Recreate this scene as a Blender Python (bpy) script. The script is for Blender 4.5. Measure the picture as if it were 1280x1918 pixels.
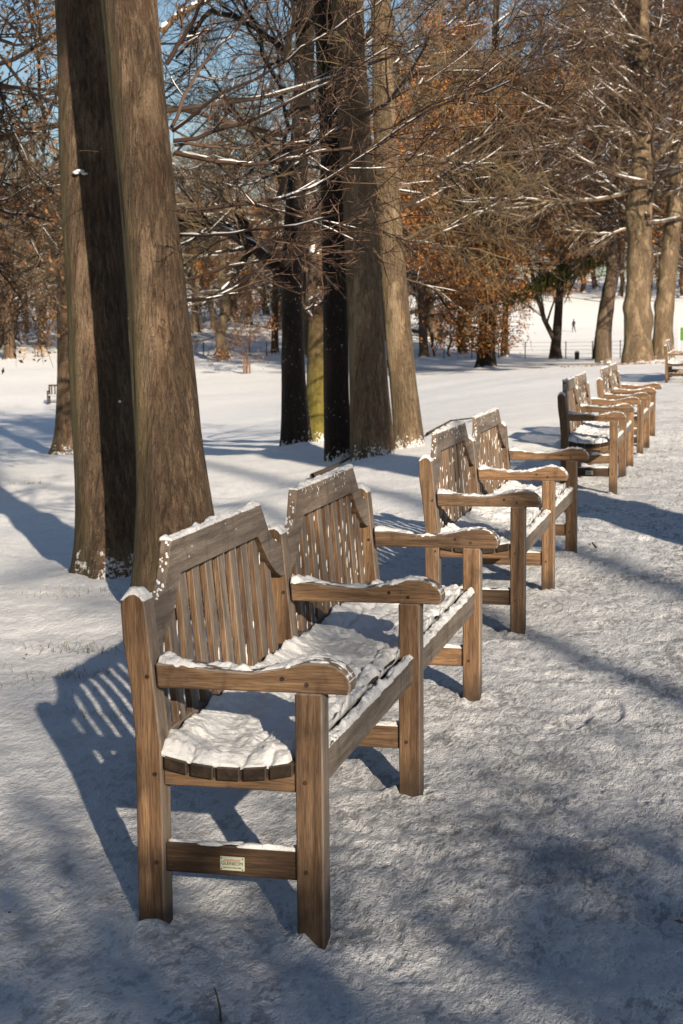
import bpy, bmesh, math, random
import numpy as np
from mathutils import Vector, Matrix

S = bpy.context.scene
COL = S.collection
for o in list(bpy.data.objects): bpy.data.objects.remove(o)

# ------------------------------------------------------------------ camera
F = 3102.934
CAM = np.array([0.96865, -3.86038, 1.54005])
FW = np.array([-0.22917881, 0.96628441, -0.11735206])
RT = np.array([0.97319722, 0.22982729, -0.00816051])
UP = np.array([-0.01908533, 0.11607692, 0.99305685])
cd = bpy.data.cameras.new('camera'); cam = bpy.data.objects.new('camera', cd); COL.objects.link(cam)
cd.sensor_fit = 'VERTICAL'; cd.sensor_height = 36; cd.sensor_width = 24
cd.lens = F / 1918 * 36
cd.clip_start = 0.05; cd.clip_end = 3000
cam.matrix_world = Matrix(((RT[0], UP[0], -FW[0], CAM[0]), (RT[1], UP[1], -FW[1], CAM[1]),
                           (RT[2], UP[2], -FW[2], CAM[2]), (0, 0, 0, 1)))
cd.dof.use_dof = True; cd.dof.focus_distance = 5.6; cd.dof.aperture_fstop = 11
S.camera = cam

# ------------------------------------------------------------------ light
SUN_EL = math.radians(19)
SUN_DIR = np.array([0.492, -0.871, 0.0]); SUN_DIR /= np.linalg.norm(SUN_DIR)
SUN3 = np.array([SUN_DIR[0] * math.cos(SUN_EL), SUN_DIR[1] * math.cos(SUN_EL), math.sin(SUN_EL)])
w = bpy.data.worlds.new('World'); S.world = w; w.use_nodes = True
nt = w.node_tree; bg = nt.nodes['Background']
sky = nt.nodes.new('ShaderNodeTexSky'); sky.sky_type = 'NISHITA'; sky.sun_disc = False
sky.sun_elevation = SUN_EL; sky.sun_rotation = math.atan2(SUN_DIR[0], SUN_DIR[1])
sky.air_density = 1.0; sky.dust_density = 0.6; sky.ozone_density = 2.5
nt.links.new(sky.outputs[0], bg.inputs[0]); bg.inputs[1].default_value = 0.050
sl = bpy.data.lights.new('sun', 'SUN'); sl.energy = 5.0; sl.angle = math.radians(0.5); sl.color = (1.0, 0.87, 0.70)
so = bpy.data.objects.new('sun', sl); COL.objects.link(so)
so.rotation_euler = Vector(SUN3).to_track_quat('Z', 'Y').to_euler()
so.location = (6, -10, 12)
S.view_settings.view_transform = 'Standard'; S.view_settings.look = 'None'
S.view_settings.exposure = 0.97; S.view_settings.gamma = 1
S.cycles.max_bounces = 5; S.cycles.diffuse_bounces = 3; S.cycles.glossy_bounces = 2
S.cycles.use_denoising = True

# ------------------------------------------------------------------ noise
def _h(ix, iy, iz, seed):
    n = (ix.astype(np.int64) * 374761393 + iy.astype(np.int64) * 668265263 + iz.astype(np.int64) * 2147483647 + seed * 1274126177) & 0xffffffff
    n = ((n ^ (n >> 13)) * 1274126177) & 0xffffffff
    n = (n ^ (n >> 16)) & 0xffffffff
    n = (n * 2246822519) & 0xffffffff
    n ^= n >> 15
    return (n & 0xffffff) / float(0xffffff) * 2 - 1
def vn(x, y, z=0.0, seed=0):
    x = np.asarray(x, float); y = np.asarray(y, float); z = np.zeros_like(x) + z
    ix = np.floor(x); iy = np.floor(y); iz = np.floor(z)
    fx = x - ix; fy = y - iy; fz = z - iz
    fx = fx * fx * (3 - 2 * fx); fy = fy * fy * (3 - 2 * fy); fz = fz * fz * (3 - 2 * fz)
    r = 0
    for a in (0, 1):
        for b in (0, 1):
            for c in (0, 1):
                wgt = (fx if a else 1 - fx) * (fy if b else 1 - fy) * (fz if c else 1 - fz)
                r = r + wgt * _h(ix + a, iy + b, iz + c, seed)
    return r
def fbm(x, y, z=0.0, seed=0, oct=3):
    r = 0; a = 1.0; f = 1.0
    for i in range(oct):
        r = r + a * vn(x * f + 17.3 * i, y * f - 9.1 * i, np.asarray(z) * f, seed + i); a *= .5; f *= 2.03
    return r
def sstep(a, b, t):
    t = np.clip((t - a) / (b - a), 0, 1); return t * t * (3 - 2 * t)

# ------------------------------------------------------------------ terrain
PXC = np.array([-900, 0, 450, 700, 1000, 1280, 2200.])
DR = np.array([0, 12, 16, 20, 30, 45, 60, 75, 100, 125, 150, 180, 230, 300, 400, 700.])
HT = np.array([
 [0, 0, 0, 0, 0, 0, 0], [0, 0, 0, 0, 0, 0, 0], [-.12, -.12, -.08, -.02, 0, 0, 0], [-.35, -.35, -.25, -.1, 0, 0, 0],
 [-1.0, -1.0, -.85, -.45, -.12, 0, 0], [-1.7, -1.7, -1.5, -.85, -.22, 0, 0], [-2.2, -2.2, -1.9, -1.15, -.4, -.15, 0],
 [-2.5, -2.5, -2.15, -1.35, -.75, -.6, -.4], [-2.35, -2.3, -2.0, -1.5, -1.3, -1.1, -.8], [-1.7, -1.7, -1.6, -1.4, -1.6, -1.5, -1.2],
 [-1.0, -1.0, -.3, -.6, -1.7, -1.7, -1.4], [-.3, -.3, 1.3, .6, -1.6, -1.6, -1.4], [.6, .6, 2.8, 2.5, -.9, -.9, -.8],
 [3, 3, 6, 6, 4.5, 4.5, 4], [8, 8, 11, 11, 9.5, 9.5, 9], [16, 16, 18, 18, 17, 17, 17]])
_ld = np.linspace(np.log(1), np.log(710), 240); _pc = np.linspace(-900, 2200, 200)
_t = np.array([[np.interp(min(np.exp(l), 700), DR, HT[:, j]) for j in range(7)] for l in _ld])
_t = np.array([np.interp(_pc, PXC, row) for row in _t])
for _ in range(10):
    _t[1:-1] = (_t[:-2] + 2 * _t[1:-1] + _t[2:]) / 4
    _t[:, 1:-1] = (_t[:, :-2] + 2 * _t[:, 1:-1] + _t[:, 2:]) / 4
for _ in range(60): _t[:, 1:-1] = (_t[:, :-2] + 2 * _t[:, 1:-1] + _t[:, 2:]) / 4
def terrain(x, y):
    x = np.asarray(x, float); y = np.asarray(y, float)
    dx = x - CAM[0]; dy = y - CAM[1]
    nf = math.hypot(FW[0], FW[1])
    dep = (dx * FW[0] + dy * FW[1]) / nf; lat = dx * .9732 + dy * .2298
    d = np.maximum(dep, 1.0)
    px = np.clip(640 + F * lat / d, -899, 2199)
    a = np.clip((np.log(np.clip(d, 1, 705)) - _ld[0]) / (_ld[1] - _ld[0]), 0, 238.99); b = (px + 900) / (_pc[1] - _pc[0]); b = np.clip(b, 0, 198.99)
    ia = a.astype(int); ib = b.astype(int); fa = a - ia; fb = b - ib
    h = (_t[ia, ib] * (1 - fa) + _t[ia + 1, ib] * fa) * (1 - fb) + (_t[ia, ib + 1] * (1 - fa) + _t[ia + 1, ib + 1] * fa) * fb
    s = -2.75 - x + .12 * np.sin(y * .9)
    h = h - .16 * sstep(0, 1.1, s) * sstep(26, 14, dep)
    h = h + .05 * vn(x / 3.1, y / 3.1, 0, 5) * sstep(8, 20, dep) + .12 * vn(x / 11., y / 11., 0, 6) * sstep(25, 60, dep)
    return h
def th(x, y): return float(terrain(np.array([x]), np.array([y]))[0])
def at(px, py, D):
    """world point seen towards photo column px, row py at distance D along the view"""
    return CAM + D * (FW + RT * (px - 640) / F - UP * (py - 959) / F)
def ground_at(px, py, dmax=400):
    D = np.exp(np.linspace(np.log(3), np.log(dmax), 4000)); P = np.array([at(px, py, d) for d in D])
    g = terrain(P[:, 0], P[:, 1]); k = np.argmax(P[:, 2] < g)
    if k == 0: raise ValueError((px, py))
    return float(P[k, 0]), float(P[k, 1]), float(g[k]), float(D[k])

# ------------------------------------------------------------------ materials
def newmat(name):
    m = bpy.data.materials.new(name); m.use_nodes = True; t = m.node_tree
    b = t.nodes['Principled BSDF']; b.inputs['Roughness'].default_value = .8
    b.inputs['Specular IOR Level'].default_value = .25
    return m, t, b
def nd(t, typ, **k):
    n = t.nodes.new(typ)
    for a, v in k.items(): setattr(n, a, v)
    return n
def noise(t, vec, scale, detail=4, rough=.55, dist=0):
    n = nd(t, 'ShaderNodeTexNoise'); n.inputs['Scale'].default_value = scale
    n.inputs['Detail'].default_value = detail; n.inputs['Roughness'].default_value = rough; n.inputs['Distortion'].default_value = dist
    if vec: t.links.new(vec, n.inputs['Vector'])
    return n.outputs['Fac']
def ramp(t, fac, stops):
    n = nd(t, 'ShaderNodeValToRGB'); e = n.color_ramp.elements
    while len(e) < len(stops): e.new(.5)
    for i, (p, c) in enumerate(stops):
        e[i].position = p; e[i].color = (c[0], c[1], c[2], 1) if len(c) == 3 else c
    t.links.new(fac, n.inputs['Fac']); return n.outputs['Color']
def rampv(t, fac, a, b, va=0., vb=1.):
    n = nd(t, 'ShaderNodeMapRange'); n.inputs[1].default_value = a; n.inputs[2].default_value = b
    n.inputs[3].default_value = va; n.inputs[4].default_value = vb; t.links.new(fac, n.inputs[0]); return n.outputs[0]
def mapping(t, vec, scale=(1, 1, 1), rot=(0, 0, 0)):
    n = nd(t, 'ShaderNodeMapping'); n.inputs['Scale'].default_value = scale; n.inputs['Rotation'].default_value = rot
    t.links.new(vec, n.inputs['Vector']); return n.outputs[0]
def mix(t, fac, a, b, mode='MIX'):
    n = nd(t, 'ShaderNodeMix', data_type='RGBA', blend_type=mode)
    for i, v in ((0, fac), (6, a), (7, b)):
        if hasattr(v, 'links'): t.links.new(v, n.inputs[i])
        elif i == 0: n.inputs[0].default_value = v
        else: n.inputs[i].default_value = (*v, 1)
    return n.outputs[2]
def math_(t, op, a, b=None):
    n = nd(t, 'ShaderNodeMath', operation=op)
    for i, v in ((0, a), (1, b)):
        if v is None: continue
        if hasattr(v, 'links'): t.links.new(v, n.inputs[i])
        else: n.inputs[i].default_value = v
    return n.outputs[0]
def bump(t, b, h, strength, dist):
    n = nd(t, 'ShaderNodeBump'); n.inputs['Strength'].default_value = strength; n.inputs['Distance'].default_value = dist
    t.links.new(h, n.inputs['Height']); t.links.new(n.outputs[0], b.inputs['Normal']); return n

def mat_wood(name, axis, dark=1.0, red=0.0):
    m, t, b = newmat(name); tc = nd(t, 'ShaderNodeTexCoord'); oi = nd(t, 'ShaderNodeObjectInfo')
    va = nd(t, 'ShaderNodeVectorMath', operation='ADD'); t.links.new(tc.outputs['Object'], va.inputs[0])
    vs = nd(t, 'ShaderNodeVectorMath', operation='SCALE'); cx = nd(t, 'ShaderNodeCombineXYZ')
    t.links.new(oi.outputs['Random'], cx.inputs[0]); t.links.new(oi.outputs['Random'], cx.inputs[1]); t.links.new(oi.outputs['Random'], cx.inputs[2])
    t.links.new(cx.outputs[0], vs.inputs[0]); vs.inputs['Scale'].default_value = 7.; t.links.new(vs.outputs[0], va.inputs[1])
    sc = [42, 42, 42]; sc[axis] = 2.2
    v = mapping(t, va.outputs[0], sc)
    g1 = noise(t, v, 1.0, 5, .6, .6)
    sc2 = [420, 420, 420]; sc2[axis] = 16
    g2 = noise(t, mapping(t, va.outputs[0], sc2), 1.0, 3, .6, .2)
    big = noise(t, va.outputs[0], 5.0, 3, .6)
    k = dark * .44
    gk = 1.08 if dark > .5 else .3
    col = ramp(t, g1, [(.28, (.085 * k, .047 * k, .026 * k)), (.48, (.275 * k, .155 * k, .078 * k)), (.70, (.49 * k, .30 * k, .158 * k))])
    col = mix(t, rampv(t, g2, .40, .56, .62, 0), col, (.06 * k, .032 * k, .018 * k))
    grey = ramp(t, g1, [(.25, (.075 * gk, .066 * gk, .060 * gk)), (.5, (.172 * gk, .142 * gk, .116 * gk)), (.78, (.275 * gk, .235 * gk, .198 * gk))])
    grey = mix(t, rampv(t, g2, .35, .65, .5, 0), grey, (.055, .043, .038))
    # silver grey on path-facing and upward faces: rain weathering plus their dimmer light painted in
    sep = nd(t, 'ShaderNodeSeparateXYZ'); t.links.new(tc.outputs['Normal'], sep.inputs[0])
    wx = math_(t, 'MAXIMUM', sep.outputs[0], math_(t, 'MULTIPLY', sep.outputs[2], 1.0))
    wf = math_(t, 'ADD', wx, math_(t, 'MULTIPLY', math_(t, 'SUBTRACT', big, .5), .7))
    wf = rampv(t, wf, .30, .7, .08, .92)
    col = mix(t, wf, col, grey)
    # dark wet staining
    st = rampv(t, noise(t, mapping(t, va.outputs[0], (6, 6, 2.5)), 2.2, 5, .65), .56, .72, 0, .65)
    col = mix(t, st, col, (.055 * k, .03 * k + .002, .022 * k))
    col = mix(t, 1.0, col, ramp(t, oi.outputs['Random'], [(0, (.78, .78, .80)), (.5, (1, .98, .95)), (1, (1.15, 1.08, 1.0))]), 'MULTIPLY')
    sz_ = nd(t, 'ShaderNodeSeparateXYZ'); t.links.new(tc.outputs['Object'], sz_.inputs[0])
    wz_ = rampv(t, math_(t, 'ADD', sz_.outputs[2], math_(t, 'MULTIPLY', math_(t, 'SUBTRACT', big, .5), .16)), .03, .13, .75, 0)
    col = mix(t, wz_, col, (.035 * k, .024 * k, .018 * k))
    t.links.new(col, b.inputs['Base Color']); b.inputs['Roughness'].default_value = .82
    hh = math_(t, 'ADD', g1, math_(t, 'MULTIPLY', g2, .6))
    bump(t, b, hh, .5, .004)
    return m

def mat_simple(name, c, rough=.8, var=.35, scale=8., b_=.0, bd=.01):
    m, t, b = newmat(name); tc = nd(t, 'ShaderNodeTexCoord')
    n = noise(t, tc.outputs['Object'], scale, 5, .6)
    lo = [x * (1 - var) for x in c]; hi = [min(1, x * (1 + var)) for x in c]
    t.links.new(ramp(t, n, [(.3, lo), (.7, hi)]), b.inputs['Base Color']); b.inputs['Roughness'].default_value = rough
    if b_: bump(t, b, n, b_, bd)
    return m

def mat_snow(name, bumpy=.5, scale=60., dirt=0.):
    m, t, b = newmat(name); tc = nd(t, 'ShaderNodeTexCoord')
    n = noise(t, tc.outputs['Object'], scale, 4, .65); n2 = noise(t, tc.outputs['Object'], scale * .2, 3, .6)
    col = ramp(t, n2, [(.3, (.54, .538, .535)), (.7, (.66, .656, .652))])
    if dirt:
        col = mix(t, rampv(t, n, .60, .74, 0, dirt), col, (.25, .21, .18))
    t.links.new(col, b.inputs['Base Color']); b.inputs['Roughness'].default_value = .55
    b.inputs['Subsurface Weight'].default_value = 0.0
    g_ = noise(t, tc.outputs['Object'], scale * 5, 2, .6)
    bump(t, b, math_(t, 'ADD', math_(t, 'ADD', n, math_(t, 'MULTIPLY', n2, .5)), math_(t, 'MULTIPLY', g_, .4)), bumpy, .012)
    return m

def mat_ground():
    m, t, b = newmat('trampled_snow'); tc = nd(t, 'ShaderNodeTexCoord'); P = tc.outputs['Object']
    sep = nd(t, 'ShaderNodeSeparateXYZ'); t.links.new(P, sep.inputs[0])
    wob = math_(t, 'MULTIPLY', math_(t, 'SUBTRACT', noise(t, P, .8, 3), .5), 2.2)
    px = math_(t, 'ADD', sep.outputs[0], wob)
    path = rampv(t, px, -1.6, .1, .25, 1)                       # walked-on strip along the benches
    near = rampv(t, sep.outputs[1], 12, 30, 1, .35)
    st = mapping(t, P, (1.0, .45, 1), (0, 0, .45))
    f1 = noise(t, st, 46, 4, .72); f2 = noise(t, st, 17, 4, .62); f3 = noise(t, P, 2.1, 4, .6); f4 = noise(t, P, 140, 2, .6)
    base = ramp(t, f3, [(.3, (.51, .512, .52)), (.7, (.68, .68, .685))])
    base = mix(t, rampv(t, math_(t, 'SUBTRACT', sep.outputs[1], math_(t, 'MULTIPLY', sep.outputs[0], 1.2)), 4, 17, 0, 1), base, (.93, .92, .90))  # whiter far snow, greyer near: trampling, plus dimmer near light put into colour
    grit = math_(t, 'ADD', math_(t, 'MULTIPLY', f1, .75), math_(t, 'MULTIPLY', f2, .55))
    grit = math_(t, 'ADD', grit, math_(t, 'MULTIPLY', math_(t, 'SUBTRACT', f3, .5), .55))
    gp = rampv(t, grit, .64, .55, 0, 1)
    gp = math_(t, 'MULTIPLY', math_(t, 'MULTIPLY', gp, path), near)
    base = mix(t, math_(t, 'MULTIPLY', gp, .7), base, (.17, .168, .17))
    # bare worn ground showing through beside the front legs
    wv = nd(t, 'ShaderNodeVectorMath', operation='SUBTRACT'); t.links.new(P, wv.inputs[0]); wv.inputs[1].default_value = (.42, .75, 0)
    wm = nd(t, 'ShaderNodeVectorMath', operation='LENGTH'); t.links.new(mapping(t, wv.outputs[0], (1.7, .62, 0)), wm.inputs[0])
    worn = math_(t, 'MULTIPLY', rampv(t, wm.outputs['Value'], 1.1, .3, 0, 1), rampv(t, math_(t, 'ADD', math_(t, 'MULTIPLY', f2, .5), math_(t, 'MULTIPLY', f1, .5)), .50, .58, 0, 1))
    base = mix(t, math_(t, 'MULTIPLY', worn, .55), base, (.13, .115, .10))
    # grey packed patches
    pk = rampv(t, f3, .46, .62, 0, .6); pk = math_(t, 'MULTIPLY', pk, path)
    base = mix(t, pk, base, (.42, .422, .435))
    # sparse grass and litter poking out beside the bank
    g2 = rampv(t, noise(t, mapping(t, P, (1, .5, 1)), 9, 5, .75), .68, .74, 0, .75)
    gz = math_(t, 'MULTIPLY', g2, rampv(t, noise(t, P, .55, 2), .48, .60, 0, 1))
    base = mix(t, math_(t, 'MULTIPLY', gz, rampv(t, sep.outputs[1], 20, 60, 1, .0)), base, (.12, .10, .06))
    t.links.new(base, b.inputs['Base Color']); b.inputs['Roughness'].default_value = .6
    amp = math_(t, 'ADD', math_(t, 'MULTIPLY', path, .55), .35)
    h = math_(t, 'ADD', math_(t, 'MULTIPLY', f1, 1.0), math_(t, 'MULTIPLY', f2, .75))
    h = math_(t, 'ADD', h, math_(t, 'MULTIPLY', f4, .25))
    bump(t, b, math_(t, 'MULTIPLY', h, amp), .9, .030)
    return m

def mat_bark(name, c1, c2, c3, vscale=1.0, green=0., speck=0., lowgreen=None, foot=(.38, .42)):
    m, t, b = newmat(name); tc = nd(t, 'ShaderNodeTexCoord'); P = tc.outputs['Object']
    v = mapping(t, P, (1, 1, .10)); n1 = noise(t, v, 58 * vscale, 6, .7, .6)
    n4 = noise(t, mapping(t, P, (1, 1, .22)), 20 * vscale, 5, .7, 1.2)
    n2 = noise(t, mapping(t, P, (1, 1, .30)), 4.2 * vscale, 4, .6, .5); n3 = noise(t, P, 90 * vscale, 3, .6)
    mixn = math_(t, 'ADD', math_(t, 'MULTIPLY', n1, .55), math_(t, 'MULTIPLY', n4, .45))
    col = ramp(t, mixn, [(.40, c1), (.50, c2), (.59, c3)])
    col = mix(t, rampv(t, n2, .36, .60, .6, 0), col, [x * .62 for x in c2])
    col = mix(t, rampv(t, n2, .52, .64, 0, .6), col, [min(1, x * 1.3) for x in c3])
    col = mix(t, rampv(t, n3, .54, .66, 0, .45), col, c1)
    red = noise(t, mapping(t, P, (1, 1, .2)), 7 * vscale, 3, .6)
    col = mix(t, rampv(t, red, .5, .68, 0, .35), col, (c2[0] * 1.25, c2[1] * .92, c2[2] * .8))
    sep = nd(t, 'ShaderNodeSeparateXYZ'); t.links.new(tc.outputs['Normal'], sep.inputs[0])
    sp = nd(t, 'ShaderNodeSeparateXYZ'); t.links.new(P, sp.inputs[0])
    gf = math_(t, 'ADD', math_(t, 'MULTIPLY', sep.outputs[0], -.9), math_(t, 'MULTIPLY', n2, .9))
    col = mix(t, math_(t, 'MULTIPLY', rampv(t, gf, .75, 1.3, 0, 1), green), col, (.060, .055, .012))
    ck = math_(t, 'ABSOLUTE', math_(t, 'SUBTRACT', noise(t, mapping(t, P, (1, 1, .085)), 21 * vscale, 3, .6, 1.0), .5))
    ckm = math_(t, 'MULTIPLY', rampv(t, ck, .002, .022, .6, 0), rampv(t, n4, .42, .55, .15, 1))
    col = mix(t, ckm, col, [x * .6 for x in c1])
    if lowgreen:
        lf = rampv(t, math_(t, 'ADD', sp.outputs[2], math_(t, 'MULTIPLY', n2, 1.0)), lowgreen[1], lowgreen[0], 0, .85)
        col = mix(t, lf, col, (.17, .145, .02))
    if speck:
        sn = rampv(t, noise(t, mapping(t, P, (1, 1, .7)), 30, 3, .6), .655, .69, 0, 1)
        sn = math_(t, 'MULTIPLY', sn, rampv(t, noise(t, P, 1.5, 3), .42, .58, 0, speck))
        col = mix(t, sn, col, (.75, .75, .76))
    if foot:
        hz = math_(t, 'ADD', noise(t, P, 26, 5, .72), math_(t, 'MULTIPLY', rampv(t, sp.outputs[2], 0, foot[0], .30, -.25), foot[1] * 1.6))
        hz = math_(t, 'ADD', hz, math_(t, 'MULTIPLY', math_(t, 'SUBTRACT', noise(t, P, 5, 2), .5), .5))
        col = mix(t, rampv(t, hz, .66, .70, 0, 1), col, (.7, .69, .68))
    t.links.new(col, b.inputs['Base Color']); b.inputs['Roughness'].default_value = .9
    bump(t, b, math_(t, 'SUBTRACT', math_(t, 'ADD', math_(t, 'ADD', n1, math_(t, 'MULTIPLY', n4, 1.6)), math_(t, 'MULTIPLY', n3, .3)), math_(t, 'MULTIPLY', ckm, .5)), 1.0, .026)
    return m

def mat_leaf(name, cols):
    m, t, b = newmat(name); g = nd(t, 'ShaderNodeNewGeometry')
    st = [((i + .5) / len(cols), c) for i, c in enumerate(cols)]
    t.links.new(ramp(t, g.outputs['Random Per Island'], st), b.inputs['Base Color'])
    b.inputs['Roughness'].default_value = .7
    return m
def mat_twig(name, cols):
    m, t, b = newmat(name); tc = nd(t, 'ShaderNodeTexCoord')
    n = noise(t, tc.outputs['Object'], 1.3, 3, .6); g = nd(t, 'ShaderNodeNewGeometry')
    f = math_(t, 'ADD', math_(t, 'MULTIPLY', n, .4), math_(t, 'MULTIPLY', g.outputs['Random Per Island'], .6))
    st = [(.15 + .7 * i / (len(cols) - 1), c) for i, c in enumerate(cols)]
    t.links.new(ramp(t, f, st), b.inputs['Base Color']); b.inputs['Roughness'].default_value = .85
    return m

M = {}
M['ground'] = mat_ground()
M['wz'] = mat_wood('oak_upright_grain', 2); M['wx'] = mat_wood('oak_cross_grain', 0); M['wy'] = mat_wood('oak_long_grain', 1)
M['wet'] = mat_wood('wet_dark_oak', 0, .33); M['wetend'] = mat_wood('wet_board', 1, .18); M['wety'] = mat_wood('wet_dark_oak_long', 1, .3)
M['snow'] = mat_snow('bench_snow', .6, 70, .35); M['snow_soft'] = mat_snow('fresh_snow', .4, 45)
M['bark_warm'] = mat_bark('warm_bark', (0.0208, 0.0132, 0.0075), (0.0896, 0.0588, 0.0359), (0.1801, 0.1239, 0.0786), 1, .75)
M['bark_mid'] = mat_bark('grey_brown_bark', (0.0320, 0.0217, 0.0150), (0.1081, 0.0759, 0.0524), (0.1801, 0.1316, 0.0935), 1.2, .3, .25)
M['bark_dark'] = mat_bark('dark_bark', (0.0080, 0.0062, 0.0052), (0.0192, 0.0140, 0.0105), (0.0368, 0.0263, 0.0187), 1.2, .2, .9)  # also holds the shade of the two black middle trunks in its colour
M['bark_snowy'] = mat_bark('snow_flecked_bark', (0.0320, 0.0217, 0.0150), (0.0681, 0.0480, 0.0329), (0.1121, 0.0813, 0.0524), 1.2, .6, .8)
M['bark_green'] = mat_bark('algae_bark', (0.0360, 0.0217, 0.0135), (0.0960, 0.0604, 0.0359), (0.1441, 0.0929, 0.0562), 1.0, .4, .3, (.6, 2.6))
M['bark_pale'] = mat_bark('pale_bark', (.036, .024, .014), (.135, .096, .058), (.24, .178, .112), .9, .4)  # also puts sunlit brightness into the colour of two middle trunks
M['twig'] = mat_twig('brown_twigs', [(.008, .006, .005), (.022, .016, .012), (.075, .05, .032), (.17, .125, .078)])
M['twig_red'] = mat_twig('russet_twigs', [(.010, .007, .006), (.045, .026, .018), (.15, .09, .058)])
M['twig_gold'] = mat_twig('golden_twigs', [(.018, .013, .008), (.085, .06, .032), (.25, .18, .095), (.07, .052, .026)])
M['leaf_or'] = mat_leaf('dry_beech_leaves', [(.11, .045, .018), (.32, .125, .034), (.60, .26, .06), (.20, .085, .032)])
M['leaf_br'] = mat_leaf('brown_leaves', [(.06, .032, .016), (.13, .065, .03), (.20, .10, .045)])
M['needle'] = mat_leaf('yew_needles', [(.04, .045, .012), (.09, .09, .022), (.15, .13, .035)])
M['metal'] = mat_simple('dark_iron', (.03, .03, .03), .5)
M['plate'] = mat_simple('brass_plate', (.34, .35, .26), .45, .12, 40)
M['red'] = mat_simple('red_ink', (.35, .05, .03)); M['ink'] = mat_simple('dark_ink', (.02, .025, .02))
M['coat'] = mat_simple('dark_coat', (.02, .018, .02)); M['skin'] = mat_simple('skin', (.4, .25, .18))
M['green_paint'] = mat_simple('green_paint', (.05, .14, .02), .6, .2, 3)
M['pale_post'] = mat_simple('weathered_post', (.5, .47, .42), .8, .2, 5)
M['old_wood'] = mat_simple('old_brown_wood', (.13, .075, .045), .8, .3, 12)
M['dark_wood'] = mat_simple('dark_wet_wood', (.035, .024, .02), .8, .3, 12)
M['gold_wood'] = mat_simple('pale_old_wood', (.32, .23, .13), .8, .3, 12)

# ------------------------------------------------------------------ mesh helpers
def link(name, me, mat=None, parent=None):
    o = bpy.data.objects.new(name, me); COL.objects.link(o)
    if name in ('branch_snow', 'clinging_snow', 'trunk_snow', 'crown', 'leaves', 'foliage', 'hanging_needles', 'twigs'): o['kind'] = 'stuff'
    if mat is not None and me is not None:
        for m in (mat if isinstance(mat, (list, tuple)) else [mat]): me.materials.append(m)
    if parent is not None: o.parent = parent
    return o
def tag(o, label=None, cat=None, group=None, kind=None):
    if label: o['label'] = label
    if cat: o['category'] = cat
    if group: o['group'] = group
    if kind: o['kind'] = kind
    return o
def empty(name, loc=(0, 0, 0), rz=0, sc=1):
    o = bpy.data.objects.new(name, None); COL.objects.link(o); o.location = loc; o.rotation_euler = (0, 0, rz); o.scale = (sc, sc, sc)
    o.empty_display_size = .1
    return o
def raw_mesh(name, V, quads=None, tris=None, smooth=False, matidx=None):
    me = bpy.data.meshes.new(name); V = np.asarray(V, np.float32)
    q = np.zeros((0, 4), np.int32) if quads is None else np.asarray(quads, np.int32).reshape(-1, 4)
    t = np.zeros((0, 3), np.int32) if tris is None else np.asarray(tris, np.int32).reshape(-1, 3)
    me.vertices.add(len(V)); me.vertices.foreach_set('co', V.ravel())
    nl = len(q) * 4 + len(t) * 3; me.loops.add(nl)
    me.loops.foreach_set('vertex_index', np.concatenate([q.ravel(), t.ravel()]).astype(np.int32))
    me.polygons.add(len(q) + len(t))
    ls = np.concatenate([np.arange(len(q)) * 4, len(q) * 4 + np.arange(len(t)) * 3]).astype(np.int32)
    me.polygons.foreach_set('loop_start', ls)
    if smooth: me.polygons.foreach_set('use_smooth', np.ones(len(q) + len(t), bool))
    me.update(calc_edges=True); me.validate()
    return me
class BM:
    def __init__(s): s.b = bmesh.new()
    def add(s, verts, faces, bev=0.0, seg=1):
        t = bmesh.new(); vs = [t.verts.new(v) for v in verts]
        for f in faces: t.faces.new([vs[i] for i in f])
        bmesh.ops.recalc_face_normals(t, faces=t.faces)
        if bev > 0: bmesh.ops.bevel(t, geom=list(t.edges), offset=bev, segments=seg, affect='EDGES', clamp_overlap=True)
        me = bpy.data.meshes.new('_'); t.to_mesh(me); t.free(); s.b.from_mesh(me); bpy.data.meshes.remove(me); return s
    def box(s, x0, x1, y0, y1, z0, z1, bev=.003):
        v = [(x, y, z) for x in (x0, x1) for y in (y0, y1) for z in (z0, z1)]
        return s.add(v, [(0, 1, 3, 2), (4, 6, 7, 5), (0, 4, 5, 1), (2, 3, 7, 6), (0, 2, 6, 4), (1, 5, 7, 3)], bev)
    def prism(s, pts, axis, a, b, bev=.003, fn=None):
        """outline in the two other axes, extruded along axis from a to b"""
        n = len(pts); V = []
        for h in (a, b):
            for p, q in pts:
                c = [p, q]; c.insert(axis, h); V.append(tuple(c) if fn is None else fn(*c))
        Fc = [tuple(range(n)), tuple(range(2 * n - 1, n - 1, -1))] + [(i, (i + 1) % n, n + (i + 1) % n, n + i) for i in range(n)]
        return s.add(V, Fc, bev)
    def cyl(s, p, axis, r, h, n=10):
        pts = [(r * math.cos(2 * math.pi * i / n), r * math.sin(2 * math.pi * i / n)) for i in range(n)]
        o = [p[i] for i in range(3) if i != axis]
        return s.prism([(o[0] + a, o[1] + b) for a, b in pts], axis, p[axis], p[axis] + h, 0)
    def build(s, name, mat, parent=None):
        me = bpy.data.meshes.new(name); s.b.to_mesh(me); s.b.free(); return link(name, me, mat, parent)

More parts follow.
